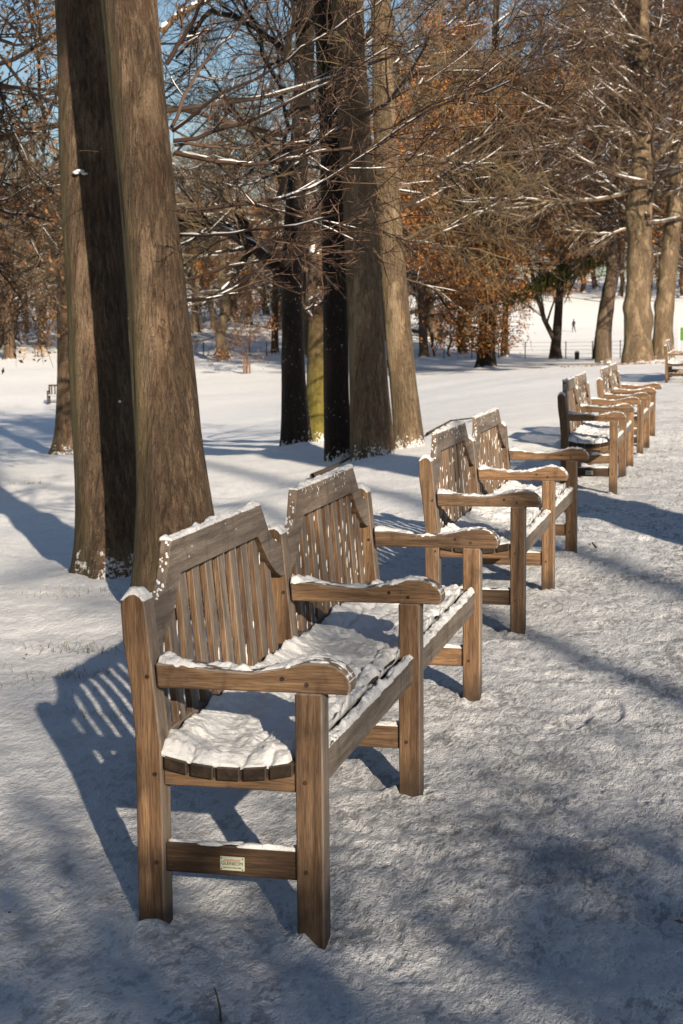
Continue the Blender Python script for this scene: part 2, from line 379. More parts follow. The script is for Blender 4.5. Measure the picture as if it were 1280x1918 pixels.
def sheet(us, vs, fn, base=None, skirt=True):
    """closed height sheet: fn(U,V)->(x,y,z top); base(U,V)->z of the underside"""
    U, Vv = np.meshgrid(us, vs, indexing='ij'); X, Y, Z = fn(U, Vv); n, m = U.shape
    top = np.stack([X, Y, Z], -1).reshape(-1, 3); B = base(U, Vv)
    bot = np.stack([X, Y, np.minimum(B, Z)], -1).reshape(-1, 3)
    idx = np.arange(n * m).reshape(n, m)
    q = np.stack([idx[:-1, :-1], idx[1:, :-1], idx[1:, 1:], idx[:-1, 1:]], -1).reshape(-1, 4)
    qs = [q, q[:, ::-1] + n * m]
    for e in (idx[:, 0], idx[::-1, -1], idx[0, ::-1], idx[-1, :]):
        qs.append(np.stack([e[1:], e[:-1], e[:-1] + n * m, e[1:] + n * m], -1))
    return np.concatenate([top, bot]), np.concatenate(qs)

def tubes(polys, sides=4, cap=True):
    """polys: list of (pts(n,3), radii(n)) -> V, quads, tris"""
    groups = {}
    for p, r in polys: groups.setdefault(len(p), []).append((p, r))
    Vs = []; Qs = []; Ts = []; off = 0
    ang = np.arange(sides) * 2 * np.pi / sides
    for n, L in groups.items():
        P = np.array([a for a, _ in L]); R = np.array([b for _, b in L]); k = len(L)
        T = np.empty_like(P); T[:, 1:-1] = P[:, 2:] - P[:, :-2]; T[:, 0] = P[:, 1] - P[:, 0]; T[:, -1] = P[:, -1] - P[:, -2]
        T /= np.linalg.norm(T, axis=2, keepdims=True) + 1e-9
        d = P[:, -1] - P[:, 0]; d = d / (np.linalg.norm(d, axis=1, keepdims=True) + 1e-9)
        ref = np.where(np.abs(d[:, 2:3]) > .8, np.array([[1., 0.1, 0]]), np.array([[0.05, 0, 1.]]))[:, None, :]
        A = np.cross(T, ref); A /= np.linalg.norm(A, axis=2, keepdims=True) + 1e-9; B = np.cross(T, A)
        ring = P[:, :, None, :] + R[:, :, None, None] * (np.cos(ang)[None, None, :, None] * A[:, :, None, :] + np.sin(ang)[None, None, :, None] * B[:, :, None, :])
        Vs.append(ring.reshape(-1, 3)); idx = (off + np.arange(k * n * sides)).reshape(k, n, sides); j = np.roll(idx, -1, axis=2)
        Qs.append(np.stack([idx[:, :-1], j[:, :-1], j[:, 1:], idx[:, 1:]], -1).reshape(-1, 4))
        if cap:
            e = idx[:, -1]
            for a in range(1, sides - 1): Ts.append(np.stack([e[:, 0], e[:, a], e[:, a + 1]], -1))
        off += k * n * sides
    return np.concatenate(Vs), np.concatenate(Qs), (np.concatenate(Ts) if Ts else None)

# ================================================================== GROUND
def build_ground():
    D = [0.35]
    while D[-1] < 900: D.append(D[-1] * (1.0036 if 2.8 < D[-1] < 13 else 1.0065 if 2.2 < D[-1] < 60 else 1.02 if D[-1] > 60 else 1.12))
    D = np.array(D)
    a = np.concatenate([np.linspace(-180, -30, 26)[:-1], np.linspace(-30, -13.5, 40)[:-1], np.linspace(-13.5, 13.5, 500), np.linspace(13.5, 30, 40)[1:], np.linspace(30, 180, 26)[1:]])
    ar = np.radians(a[:-1]) if False else np.radians(a)
    yaw = math.atan2(FW[0], FW[1])
    DD, AA = np.meshgrid(D, ar, indexing='ij')
    X = CAM[0] + DD * np.sin(AA + yaw); Y = CAM[1] + DD * np.cos(AA + yaw)
    Z = terrain(X, Y)
    path = sstep(-1.6, .1, X + .5 * vn(X * 1.3, Y * 1.3, 0, 3)); nr = sstep(45, 9, DD)
    # crusty lumps, deeper where people walked
    lump = .011 * fbm(X / .16, Y / .16, 0, 11, 3) + .022 * fbm(X / .7, Y / .7, 0, 21, 2)
    ca, sa = math.cos(.5), math.sin(.5)
    u = X * ca + Y * sa; v = -X * sa + Y * ca
    rip = .012 * np.abs(fbm(u / .06, v / .13, 0, 31, 3)) * (.6 + .4 * vn(X / .9, Y / .9, 0, 36)) + .010 * sstep(.35, .8, fbm(u / .05, v / .09, 0, 51, 2)) * sstep(-.3, .4, vn(X / .8, Y / .8, 0, 37))
    und = .03 * vn(X / 1.7, Y / 1.1, 0, 41)
    Z = Z + nr * (lump * (.45 + .35 * path) - rip * (.30 + .5 * path) + und * (1 - .6 * path))
    rng = np.random.default_rng(4)
    # footprints
    for k in range(90):
        fx = rng.uniform(.1, 4.0); fy = -4 + 22 * rng.random() ** 1.3; an = rng.normal(0.1, .35); 
        dx = X - fx; dy = Y - fy; m = (np.abs(dx) < .4) & (np.abs(dy) < .4)
        if not m.any(): continue
        c, s = math.cos(an), math.sin(an); uu = dx[m] * c + dy[m] * s; vv = -dx[m] * s + dy[m] * c
        e = (uu / .055) ** 2 + (vv / .14) ** 2
        Z[m] += -.012 * sstep(1.3, .7, e) + .004 * np.exp(-((np.sqrt(e) - 1.25) / .22) ** 2)
    # drift collars round the legs of the nearest benches
    for (bx, by) in BENCH_LEGS:
        r = np.hypot(X - bx, Y - by); m = r < .5
        if m.any():
            Z[m] += (.024 * np.exp(-((r[m] - .045) / .05) ** 2)) * np.clip(.5 + .8 * fbm(X[m] * 18, Y[m] * 18, 0, 77, 2), 0, 1.25)
    # mounds at tree feet
    for (tx, ty, rr, hh) in MOUNDS:
        r = np.hypot(X - tx, Y - ty); m = r < rr * 4
        if m.any(): Z[m] += hh * np.exp(-(r[m] / rr) ** 2) * (1 + .3 * vn(X[m] * 5, Y[m] * 5, 0, 78))
    V = np.stack([X, Y, Z], -1).reshape(-1, 3); n, m = X.shape; idx = np.arange(n * m).reshape(n, m)
    q = np.stack([idx[:-1, :-1], idx[1:, :-1], idx[1:, 1:], idx[:-1, 1:]], -1).reshape(-1, 4)[:, ::-1]
    V = np.concatenate([V, [[CAM[0], CAM[1], 0]]]); c = len(V) - 1
    tr = np.stack([np.full(m - 1, c), idx[0, 1:], idx[0, :-1]], -1)
    me = raw_mesh('snow_ground', V, q, tr, True)
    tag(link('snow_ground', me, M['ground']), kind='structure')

# ================================================================== BENCHES
B = 1.3; LW = .07
def xr(z): return -.442 - .09 * max(0, z - .45)     # front of the raked back plane
def seat_h(x):      # dished seat surface
    t = (x + .245) / .17; return .424 + .022 * t * t
def arm_top(x):
    xs = np.array([-.43, -.36, -.27, -.18, -.10, -.04, .01, .045, .065, .075]); zs = np.array([.680, .679, .669, .666, .682, .697, .696, .686, .668, .645])
    return np.interp(x, xs, zs)
def patch(V, q, name, parent, mat, smooth=True):
    return link(name, raw_mesh(name, V, q, None, smooth), mat, parent)
def make_bench(name, plaque, seed, snow_amt=1.0):
    rt = empty(name); rng = np.random.default_rng(seed)
    for k in range(3):
        y0 = B * k; y1 = y0 + LW
        BM().box(-LW, 0, y0, y1, -.05, .6195, .004).build('front_leg', M['wz'], rt)
        # rear leg leans back above the seat and ends in a rounded top
        o = [(-.49, -.05), (-.42, -.05), (-.42, .47), (-.438, .65), (-.452, .80), (-.456, .832), (-.466, .848), (-.482, .856), (-.498, .853), (-.512, .842), (-.52, .826), (-.516, .74), (-.499, .62), (-.489, .50)]
        BM().prism(o, 1, y0, y1, .004).build('rear_leg', M['wz'], rt)
        ax = np.array([-.43, -.36, -.27, -.18, -.10, -.04, .01, .035, .055, .068, .073, .066])
        az = np.array([.680, .679, .669, .666, .682, .697, .697, .690, .677, .660, .640, .62])
        o = list(zip(ax, az)) + [(-.07, .62), (-.425, .618)]
        a_ = BM().prism([(float(a), float(b)) for a, b in o], 1, y0 - .002, y1 + .002, .004).build('armrest', M['wx'], rt)
        BM().box(-.418, -.072, y0 + .014, y0 + .056, .364, .418, .003).build('side_rail', M['wx'], rt)
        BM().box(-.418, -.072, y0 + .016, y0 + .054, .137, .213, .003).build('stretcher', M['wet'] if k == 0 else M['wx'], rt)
        for (x, z) in ((-.045, .395), (-.045, .165), (-.437, .395), (-.437, .165), (-.452, .645), (-.038, .642), (-.10, .655)):
            d = -.0045 if z > .6 and x > -.2 else -.0025
            BM().cyl((x, y0 + d, z), 1, .006, .004, 10).build('wood_peg', M['wety'], rt)
    # seat: five long boards laid on the dished side rails
    st = BM(); xs = [-.412, -.343, -.274, -.205, -.136]; wd = .060
    for i, x in enumerate(xs):
        za = seat_h(x) - .002; zb = seat_h(x + wd) - .002; segs = [(-.004, 2 * B + LW + .004)]
        for ya, yb in segs:
            V = [(x, ya, za), (x + wd, ya, zb), (x + wd, ya, zb - .034), (x, ya, za - .034)]
            V = V + [(a, yb, c) for a, _, c in V]
            st.add(V, [(0, 1, 2, 3), (7, 6, 5, 4), (0, 4, 5, 1), (1, 5, 6, 2), (2, 6, 7, 3), (3, 7, 4, 0)], .003)
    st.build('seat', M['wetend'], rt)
    for k in range(2):
        y0 = B * k + LW; y1 = B * (k + 1)
        BM().box(-.052, -.022, y0 - .004, y1 + .004, .360, .447, .004).build('front_rail', M['wy'], rt)
        BM().box(-.478, -.446, y0 - .004, y1 + .004, .405, .475, .003).build('back_rail', M['wy'], rt)
        # slats, raked with the rear legs
        sb = BM()
        for j in range(10):
            ya = y0 + .040 + .1165 * j; yb = ya + .058
            yc = (ya + yb) / 2; ztop = .875
            e = min(yc - y0, y1 - yc)
            if e < .25: ztop = .70 + (.16) * min(1, max(0, (e - .03) / .17)) + .012
            V = []
            for z in (.46, ztop):
                f = xr(z) - .004
                V += [(f, ya, z), (f, yb, z), (f - .019, yb, z), (f - .019, ya, z)]
            sb.add(V, [(0, 1, 2, 3), (7, 6, 5, 4), (0, 4, 5, 1), (1, 5, 6, 2), (2, 6, 7, 3), (3, 7, 4, 0)], .002)
        sb.build('back_slats', M['wz'], rt)
        # shaped top rail: flat crest with a wing sweeping down to each rear leg
        L = y1 - y0; near = [(.119 - .07 - .045, .705), (.119 - .07, .714), (.123, .749), (.172, .778), (.2, .803), (.222, .835), (.244, .860)]
        half = [(0.0, .700), (.03, .704), (.075, .722), (.118, .747), (.160, .778), (.196, .812), (.224, .845), (.244, .860)]
        outer = [(.189, .957), (.165, .925), (.144, .892), (.120, .862), (.090, .840), (.050, .822), (.0, .806)]
        pts = half + [(L - a, b) for a, b in reversed(half)] + [(L - a, b) for a, b in reversed(outer)] + outer
        def fn(x, y, z): return (x + xr(z) + .016, y + y0, z)
        BM().prism(pts, 0, -.030, .0, .003, fn).build('top_rail', M['wy'], rt)
    # ---------------- snow resting on the wood
    for k in range(2):
        ys = np.linspace(B * k + (.004 if k == 0 else -.06), B * (k + 1) + (0.02 if k == 0 else .066), 280); xs_ = np.linspace(-.425, -.066, 84)
        def top(X, Y):
            e = np.minimum(Y - .004, 2 * B + LW - Y)
            u_ = X * .8 + Y * .6; v_ = Y * .8 - X * .6; n = fbm(u_ * 15 + 3, v_ * 13, 0, seed + k, 4) * .7; c_ = vn(u_ * 5, v_ * 4.5, 0, seed + 33)
            t = .026 + .011 * n + .0022 * fbm(u_ * 62, v_ * 66, 0, seed + 9, 3) + .009 * c_ + .012 * np.exp(-((X + .42) / .05) ** 2)
            # grooves over the gaps between the boards, deepest at the open ends
            g = np.zeros_like(X)
            for gi, gx in enumerate((-.348, -.279, -.210, -.141)):
                open_ = np.clip((1.0, .25, .9, 1.0)[gi] * np.exp(-e / .035) + (.8 if gi == 3 else .35) * np.maximum(0, vn(Y * 4, X * 0 + gi * 7, 0, seed + 2) - .25), 0, 1)
                g += open_ * np.exp(-((X - gx - .006 * vn(Y * 14, Y * 0 + gi, 0, 9)) / .009) ** 2)
            t = t - g * .042
            t = t - .040 * np.exp(-((X + .076) / .013) ** 2) * np.clip(.35 + 1.4 * vn(Y * 8, X * 0, 0, seed + 5), 0, 1)
            t = t * (.25 + .75 * sstep(-.012, .045, e + .012 * n))
            lg = np.minimum(np.abs(Y - (B * k + .035)), np.abs(Y - (B * (k + 1) + .035)))
            t = t + .008 * np.maximum(0, n) * snow_amt
            return X, Y, np.array(seat_h(X)) - .004 + t * snow_amt
        V, q = sheet(xs_, ys, top, lambda X, Y: seat_h(X) - .006)
        patch(V, q, 'seat_snow', rt, M['snow'])
        ys = np.linspace(B * k + LW + .004, B * (k + 1) - .002, 320); vs = np.linspace(-1, 1, 11)
        def top2(Y, T):
            n = fbm(Y * 16, T * 1.2, 0, seed + 40 + k, 3); n = n + .3 * fbm(Y * 55, T * 2, 0, seed + 3, 3); h = np.maximum(-.002, (.013 + .010 * n) * snow_amt)
            return -.037 + T * (.018 + .003 * n), Y, .4445 + h * np.sqrt(np.clip(1 - T * T, 0, 1)) + 0 * Y
        V, q = sheet(ys, vs, top2, lambda Y, T: .4435 + 0 * Y)
        patch(V, q[:, ::-1], 'rail_snow', rt, M['snow'])
        # crest of the top rail
        ys = np.linspace(B * k + LW + .188, B * (k + 1) - .188, 240)
        def top3(Y, T):
            n = fbm(Y * 12, T * 1.2, 0, seed + 60 + k, 3); n = n + .3 * fbm(Y * 50, T * 2, 0, seed + 4, 3); h = np.maximum(-.003, (.008 + .008 * n) * snow_amt)
            return xr(.957) + .001 + T * (.0165 + .003 * n), Y, .9555 + h * np.sqrt(np.clip(1 - T * T, 0, 1)) + 0 * Y
        V, q = sheet(ys, vs, top3, lambda Y, T: .953 + 0 * Y)
        patch(V, q[:, ::-1], 'rail_snow', rt, M['snow'])
        # patches sticking to the wings' upper edges and the face
        pp = []
        for wing in (0, 1):
            for i in range(26):
                t = rng.random(); y = np.interp(t, [0, .3, .6, 1], [.185, .144, .09, .02]); z = np.interp(t, [0, .3, .6, 1], [.95, .892, .84, .812])
                y = y if wing == 0 else (B - LW) - y
                pp.append((xr(z) + rng.uniform(-.012, .012), B * k + LW + y, z, rng.uniform(.002, .005), rng.uniform(.001, .003), rng.uniform(.003, .008)))
        for i in range(80 if snow_amt > 1 or k else 12):
            j = rng.integers(0, 10); y = LW + .040 + .1165 * j + (.058 if rng.random() < .75 else rng.uniform(0, .058)); z = .47 + .37 * rng.random() ** 1.3
            pp.append((xr(z) - .003, B * k + y, z, .002, rng.uniform(.0004, .0011), rng.uniform(.004, .028)))
        for i in range(40 if snow_amt > 1 or k else 5):
            y = rng.uniform(.25, B - .33); z = .953 - .06 * rng.random() ** 2
            pp.append((xr(z) + .015, B * k + LW + y, z, .002, rng.uniform(.0012, .003), rng.uniform(.002, .009)))
        icos(pp, 'clinging_snow', rt)
    for k in range(3):
        us = np.linspace(-.428, .070, 170); vs = np.linspace(-1, 1, 11)
        def topa(X, T):
            n = fbm(X * 24, T * 1.4, 0, seed + 80 + k, 3); n = n + .4 * fbm(X * 70, T * 3, 0, seed + 81 + k, 3); h = np.maximum(-.004, (.0055 + .0075 * n + .014 * np.exp(-((X + .41) / .03) ** 2)) * snow_amt) * sstep(.075, .03, X)
            return X, B * k + .035 + T * (.035 + .002 * n), arm_top(X) - .0035 + h * np.clip(1 - T ** 4, 0, 1) ** .6
        V, q = sheet(us, vs, topa, lambda X, T: arm_top(X) - .006)
        patch(V, q, 'arm_snow', rt, M['snow'])
        us = np.linspace(-.520, -.456, 14)
        def topp(X, T):
            n = fbm(X * 30, T * 2, 0, seed + 90 + k, 2); a = (X + .488) / .032; zt = .856 - .016 * a * a
            return X, B * k + .035 + T * .034, zt - .003 + (.012 + .007 * n + .004 * vn(X * 90, T * 5, 0, seed)) * np.clip(1 - a ** 4, 0, 1) * np.clip(1 - T ** 4, 0, 1) ** .6
        V, q = sheet(us, vs, topp, lambda X, T: .836 + 0 * X)
        patch(V, q, 'post_snow', rt, M['snow'])
        us = np.linspace(-.416, -.074, 60)
        def tops(X, T):
            n = fbm(X * 20, T * 1.3, 0, seed + 95 + k, 3)
            return X, B * k + .035 + T * .018, .2105 + (.004 + .008 * n) * np.clip(1 - T ** 4, 0, 1) ** .6 + .004 * sstep(-.25, -.1, X)
        V, q = sheet(us, vs, tops, lambda X, T: .2095 + 0 * X)
        patch(V, q, 'stretcher_snow', rt, M['snow'])
    if plaque:
        pl = BM().box(-.273, -.209, .0125, .0155, .152, .188, .001).build('plaque', M['plate'], rt)
        for txt, z, sz, mk in (('HANDMADE', .1765, .0075, 'red'), ('GLENEOM', .1665, .0125, 'ink'), ('GARDEN FURNITURE', .158, .0052, 'ink')):
            c = bpy.data.curves.new('lettering', 'FONT'); c.body = txt; c.size = sz; c.align_x = 'CENTER'; c.extrude = .0003
            to = bpy.data.objects.new('lettering', c); COL.objects.link(to)
            dg = bpy.context.evaluated_depsgraph_get(); me = bpy.data.meshes.new_from_object(to.evaluated_get(dg)); bpy.data.objects.remove(to)
            me.transform(Matrix.Translation((-.241, .0119, z)) @ Matrix.Rotation(math.pi / 2, 4, 'X'))
            link('lettering', me, M[mk], pl)
        for x in (-.269, -.213):
            for z in (.156, .184): BM().cyl((x, .0112, z), 1, .0018, .0015, 8).build('screw', M['ink'], pl)
    return rt
_ico = None
def icos(items, name, parent):
    global _ico
    if _ico is None:
        b = bmesh.new(); bmesh.ops.create_icosphere(b, subdivisions=2, radius=1); _ico = (np.array([v.co[:] for v in b.verts]), np.array([[v.index for v in f.verts] for f in b.faces])); b.free()
    Vs = []; Ts = []; o = 0
    for (x, y, z, a, b_, c) in items:
        v = _ico[0] * (a, b_, c); v = v * (1 + .25 * vn(v[:, 0] * 150 + x * 99, v[:, 1] * 150 + y * 77, v[:, 2] * 90 + z * 55, 3))[:, None] + (x, y, z)
        Vs.append(v); Ts.append(_ico[1] + o); o += len(v)
    return link(name, raw_mesh(name, np.concatenate(Vs), None, np.concatenate(Ts), True), M['snow'], parent)
def copy_tree(o, parent=None):
    c = o.copy(); COL.objects.link(c)
    if parent is not None: c.parent = parent
    for ch in o.children: copy_tree(ch, c)
    return c
BY = [0.0, 4.045, 10.55, 14.72, 35.65]
BENCH_LEGS = [(x, by + B * k + .035) for by in BY[:4] for k in range(3) for x in (-.035, -.455)]
BL = ['nearest snowy oak double bench in the row, small metal plate on its end stretcher',
      'second snowy oak double bench in the row, its nearest armrest in tree shade',
      'third snowy oak double bench, with a pale plate on its end stretcher',
      'fourth snowy oak double bench, standing just before the long gap in the row',
      'far oak double bench beside the knobbly tree trunks at the right edge']
proto1 = make_bench('park_bench', True, 7, 1.0)
proto2 = make_bench('park_bench', False, 21, 1.15)
bs = [proto1, proto2, copy_tree(proto1), copy_tree(proto2), copy_tree(proto2)]
for i, b in enumerate(bs):
    b.location = (0 if i < 4 else -.12, BY[i], th(0, BY[i]) + .0 if i else 0); b.rotation_euler = (0, 0, (0, -.004, .006, -.004, .0)[i])
    tag(b, BL[i], 'bench', 'double oak benches in a row beside the path')

# ================================================================== TREES
MOUNDS = []
def trunk_mesh(pts, rad, sides=40, rings=120, seed=1, flare=.35, flare_h=.5, flute=.05, lump=.03, knobs=0, knob_r=.12, base_z=None):
    """pts: path (k,3), rad (k) -> V, quads"""
    pts = np.asarray(pts, float); rad = np.asarray(rad, float)
    s = np.concatenate([[0], np.cumsum(np.linalg.norm(np.diff(pts, axis=0), axis=1))]); t = np.linspace(0, 1, rings) ** 1.4 * s[-1]
    P = np.stack([np.interp(t, s, pts[:, i]) for i in range(3)], -1); R = np.interp(t, s, rad)
    for _ in range(4): P[1:-1] = (P[:-2] + 2 * P[1:-1] + P[2:]) / 4
    ang = np.linspace(0, 2 * np.pi, sides, endpoint=False)
    A, T = np.meshgrid(ang, t)
    rr = R[:, None] * (1 + flute * vn(np.cos(A) * 2.2 + seed, np.sin(A) * 2.2, T * .35, seed) + lump * vn(np.cos(A) * 4, np.sin(A) * 4 + seed, T * 2.2, seed + 9) + .020 * vn(np.cos(A) * 9, np.sin(A) * 9, T * .7, seed + 19) + .010 * vn(np.cos(A) * 16, np.sin(A) * 16, T * 6, seed + 29))
    lobes = .5 + .5 * np.sin(A * 5 + 1.3 * seed + vn(A * 1., A * 0, 0, seed) * 2)
    rr = rr * (1 + flare * np.exp(-T / flare_h) * (.45 + .9 * lobes))
    rng = np.random.default_rng(seed)
    for k in range(knobs):
        ka = rng.uniform(0, 2 * np.pi) if k % 3 else rng.uniform(3.6, 5.2); kt = rng.uniform(.2, s[-1] * .45); kr = knob_r * rng.uniform(.6, 1.4)
        d = np.hypot(((A - ka + np.pi) % (2 * np.pi) - np.pi) * R[:, None], T - kt); rr = rr + .5 * kr * np.exp(-(d / kr) ** 2) - .35 * kr * np.exp(-(d / (kr * .35)) ** 2)
    V = np.stack([P[:, 0, None] + rr * np.cos(A), P[:, 1, None] + rr * np.sin(A), P[:, 2, None] + 0 * A], -1)
    n, m = A.shape; idx = np.arange(n * m).reshape(n, m); j = np.roll(idx, -1, 1)
    q = np.stack([idx[:-1], j[:-1], j[1:], idx[1:]], -1).reshape(-1, 4)
    return V.reshape(-1, 3), q

def grow(rng, P, d, L, r, lev, out, spec, tips):
    """recursive limb: spec[lev] = (segments, wander, children, child length, child angle, gravity)"""
    seg, wan, nch, cl, ca, grav = spec[lev]
    pts = [P]; dirs = [d]; p = P; step = L / seg
    for i in range(seg):
        d = d + rng.normal(0, wan, 3); d[2] += grav; d = d / np.linalg.norm(d); p = p + d * step; pts.append(p); dirs.append(d)
    pts = np.array(pts); rad = r * np.linspace(1, .35 if lev < len(spec) - 1 else .45, seg + 1)
    out[lev].append((pts, rad))
    if lev == len(spec) - 1: tips.append((pts[-1], d)); return
    for k in range(nch):
        t = rng.uniform(.18, 1.0) if lev else rng.uniform(.3, 1.0)
        f = t * seg; i = min(int(f), seg - 1); q = pts[i] + (pts[i + 1] - pts[i]) * (f - i); dd = dirs[i + 1]
        v = rng.normal(0, 1, 3); v -= dd * v.dot(dd); v /= np.linalg.norm(v) + 1e-9
        a = ca * rng.uniform(.7, 1.3); nd_ = dd * math.cos(a) + v * math.sin(a)
        rr = max(r * (1 - .65 * t) * rng.uniform(.4, .62), spec_min[0])
        grow(rng, q, nd_, L * cl * rng.uniform(.6, 1.2) * (1.15 - .5 * t), rr, lev + 1, out, spec, tips)
spec_min = [.006]

def snow_polys(out, rng, frac, rmin=.012, levs=(0, 1, 2, 3), grow_=1.0):
    """long tapering ridges of snow along the upper side of each limb"""
    res = []
    for l in levs:
        if l >= len(out): continue
        for pts, rad in out[l]:
            if rad[0] < rmin: continue
            n = len(pts); s = 0.0
            while s < n - 1.05:
                ln = rng.uniform(.8, 3.2); e = min(s + ln, n - 1)
                if rng.random() < frac and e - s > .4:
                    k = 6; t = np.linspace(s, e, k); q = np.stack([np.interp(t, np.arange(n), pts[:, i]) for i in range(3)], -1); rr = np.interp(t, np.arange(n), rad)
                    dv = q[-1] - q[0]
                    if abs(dv[2]) / (np.linalg.norm(dv) + 1e-9) < .75:
                        w = (rr * .72 + .0025) * grow_ * np.array([.25, .8, 1.05, .9, 1.0, .2]) * rng.uniform(.75, 1.15, k)
                        q = q + np.stack([0 * rr, 0 * rr, rr * .62 + .001], -1); res.append((q, w))
                s = e + rng.uniform(.05, .5)
    return res
def leaf_quads(rng, tips, per, spread, size, keep=1.0, clump=None):
    C = []
    for p, d in tips:
        if rng.random() > keep: continue
        if clump is not None and clump(p) < 0: continue
        C.append(p + rng.normal(0, spread, (per, 3)) - np.array([0, 0, spread * .3]))
    if not C: return None
    C = np.concatenate(C); n = len(C); a = rng.normal(0, 1, (n, 3)); a /= np.linalg.norm(a, axis=1)[:, None]
    b = rng.normal(0, 1, (n, 3)); b -= a * (a * b).sum(1)[:, None]; b /= np.linalg.norm(b, axis=1)[:, None]
    s = size * rng.uniform(.6, 1.3, (n, 1)); k = np.cross(a, b) * s * .25
    V = np.stack([C - a * s, C - b * s * .55 + k, C + a * s, C + b * s * .55 + k], 1).reshape(-1, 3)
    return V, np.arange(n * 4).reshape(n, 4)

def tree_archetype(seed, H=13, r=.26, spec=None, n_limbs=15, leaf=None, twmat='twig', bark='bark_mid', snowf=.6, low=.16, up=.35, lean=(0, 0), keep=.5, leafsize=.05, twig_min=.008, per=5):
    """returns dict of meshes for one kind of tree, base at the origin"""
    rng = np.random.default_rng(seed); spec_min[0] = twig_min
    k = 9; zs = np.linspace(-.15, H * .8, k); wx = np.cumsum(rng.normal(0, .16, k)); wy = np.cumsum(rng.normal(0, .16, k)); wx -= wx[0]; wy -= wy[0]
    path = np.stack([wx + lean[0] * zs, wy + lean[1] * zs, zs], -1); rad = np.linspace(r, r * .28, k)
    V, q = trunk_mesh(path, rad, 14, 40, seed, .35, .45, .06, .05, 3, .1)
    out = [[] for _ in spec]; tips = []
    for i in range(n_limbs):
        z = H * .8 * (low + (1 - low) * (i + rng.random()) / n_limbs)
        p = np.array([np.interp(z, zs, path[:, 0]), np.interp(z, zs, path[:, 1]), z]); a = i * 2.4 + rng.normal(0, .4)
        f = z / (H * .8); e = up + .55 * f + rng.normal(0, .15)
        d = np.array([math.cos(a) * math.cos(e), math.sin(a) * math.cos(e), math.sin(e)])
        grow(rng, p, d, H * (.46 - .2 * f) * rng.uniform(.8, 1.15), r * (.42 - .2 * f), 0, out, spec, tips)
    res = {'trunk': (raw_mesh('trunk', V, q, None, True), bark)}
    big = [x for l in out[:2] for x in l]; small = [x for l in out[2:] for x in l]
    V1, q1, t1 = tubes(big, 6); me = raw_mesh('limbs', V1, q1, t1, True); res['limbs'] = (me, bark if bark != 'bark_pale' else 'bark_mid')
    V1, q1, t1 = tubes(small, 3, False); res['crown'] = (raw_mesh('crown', V1, q1, t1), twmat)
    sp = snow_polys(out, rng, snowf, .009)
    if sp: V1, q1, t1 = tubes(sp, 4); res['branch_snow'] = (raw_mesh('branch_snow', V1, q1, t1, True), 'snow_soft')
    if leaf:
        ns = lambda p: float(vn(np.array([p[0] * .55]), np.array([p[1] * .55]), p[2] * .55, seed + 3)[0]) + .25
        lq = leaf_quads(rng, tips, per, .12, leafsize, keep, ns)
        if lq: res['leaves'] = (raw_mesh('leaves', lq[0], lq[1]), leaf)
    return res
ARCH_M = set()
def place(arch, name, x, y, rz, sc, label, cat='tree', group=None, dz=-.05, sz=1.0, skip=()):
    rt = empty(name, (x, y, th(x, y) + dz), rz); rt.scale = (sc, sc, sc * sz)
    for part, (me, mk) in arch.items():
        if part in skip: continue
        if me.name not in ARCH_M: me.materials.append(M[mk]); ARCH_M.add(me.name)
        link(part, me, None, rt)
    tag(rt, label, cat, group); return rt

SP = [(7, .13, 7, .52, .75, .02), (6, .17, 7, .55, .75, .0), (4, .2, 6, .55, .7, .0), (3, .22, 3, .5, .7, -.02), (2, .2, 0, 0, 0, 0)]
SPd = [(7, .12, 8, .50, .8, .01), (6, .13, 8, .55, .8, -.01), (4, .13, 6, .5, .75, -.01), (2, .14, 0, 0, 0, 0)]
SPw = [(8, .14, 9, .45, .8, -.03), (6, .15, 8, .6, .7, -.10), (5, .12, 5, .6, .5, -.18), (3, .15, 0, 0, 0, 0)]
A1 = tree_archetype(101, 13, .27, SPd, 17, None, 'twig', 'bark_mid')
A2 = tree_archetype(102, 14, .30, SPd, 18, None, 'twig_gold', 'bark_mid', low=.12)
A3 = tree_archetype(103, 12, .25, SPd, 16, 'leaf_br', 'twig_red', 'bark_mid', keep=.22, per=3)
A4 = tree_archetype(104, 11, .22, SPd, 18, 'leaf_or', 'twig_red', 'bark_snowy', low=.10, up=.15, keep=.33)
A5 = tree_archetype(105, 12, .24, SPw, 17, 'leaf_br', 'twig', 'bark_mid', low=.14, up=.1, keep=.12, per=2)
A6 = tree_archetype(106, 12, .22, SPd, 18, 'leaf_or', 'twig', 'bark_mid', low=.12, up=.2, keep=.25, per=4)
SPs = [(5, .18, 6, .6, .5, .03), (4, .2, 6, .6, .6, .02), (3, .22, 5, .6, .6, 0), (2, .2, 0, 0, 0, 0)]
AS = tree_archetype(107, 3.2, .05, SPs, 16, 'leaf_br', 'twig_gold', 'bark_mid', low=.03, up=.7, keep=.25, per=3, twig_min=.004)
AS3 = tree_archetype(109, 3.2, .05, SPs, 16, 'leaf_or', 'twig', 'bark_mid', low=.03, up=.7, keep=.45, per=4, twig_min=.004)
AS2 = tree_archetype(108, 3.0, .05, SPs, 18, None, 'twig', 'bark_mid', low=.03, up=.6, twig_min=.005)

def by_px(px, D):
    P = at(px, 588, D); return float(P[0]), float(P[1])

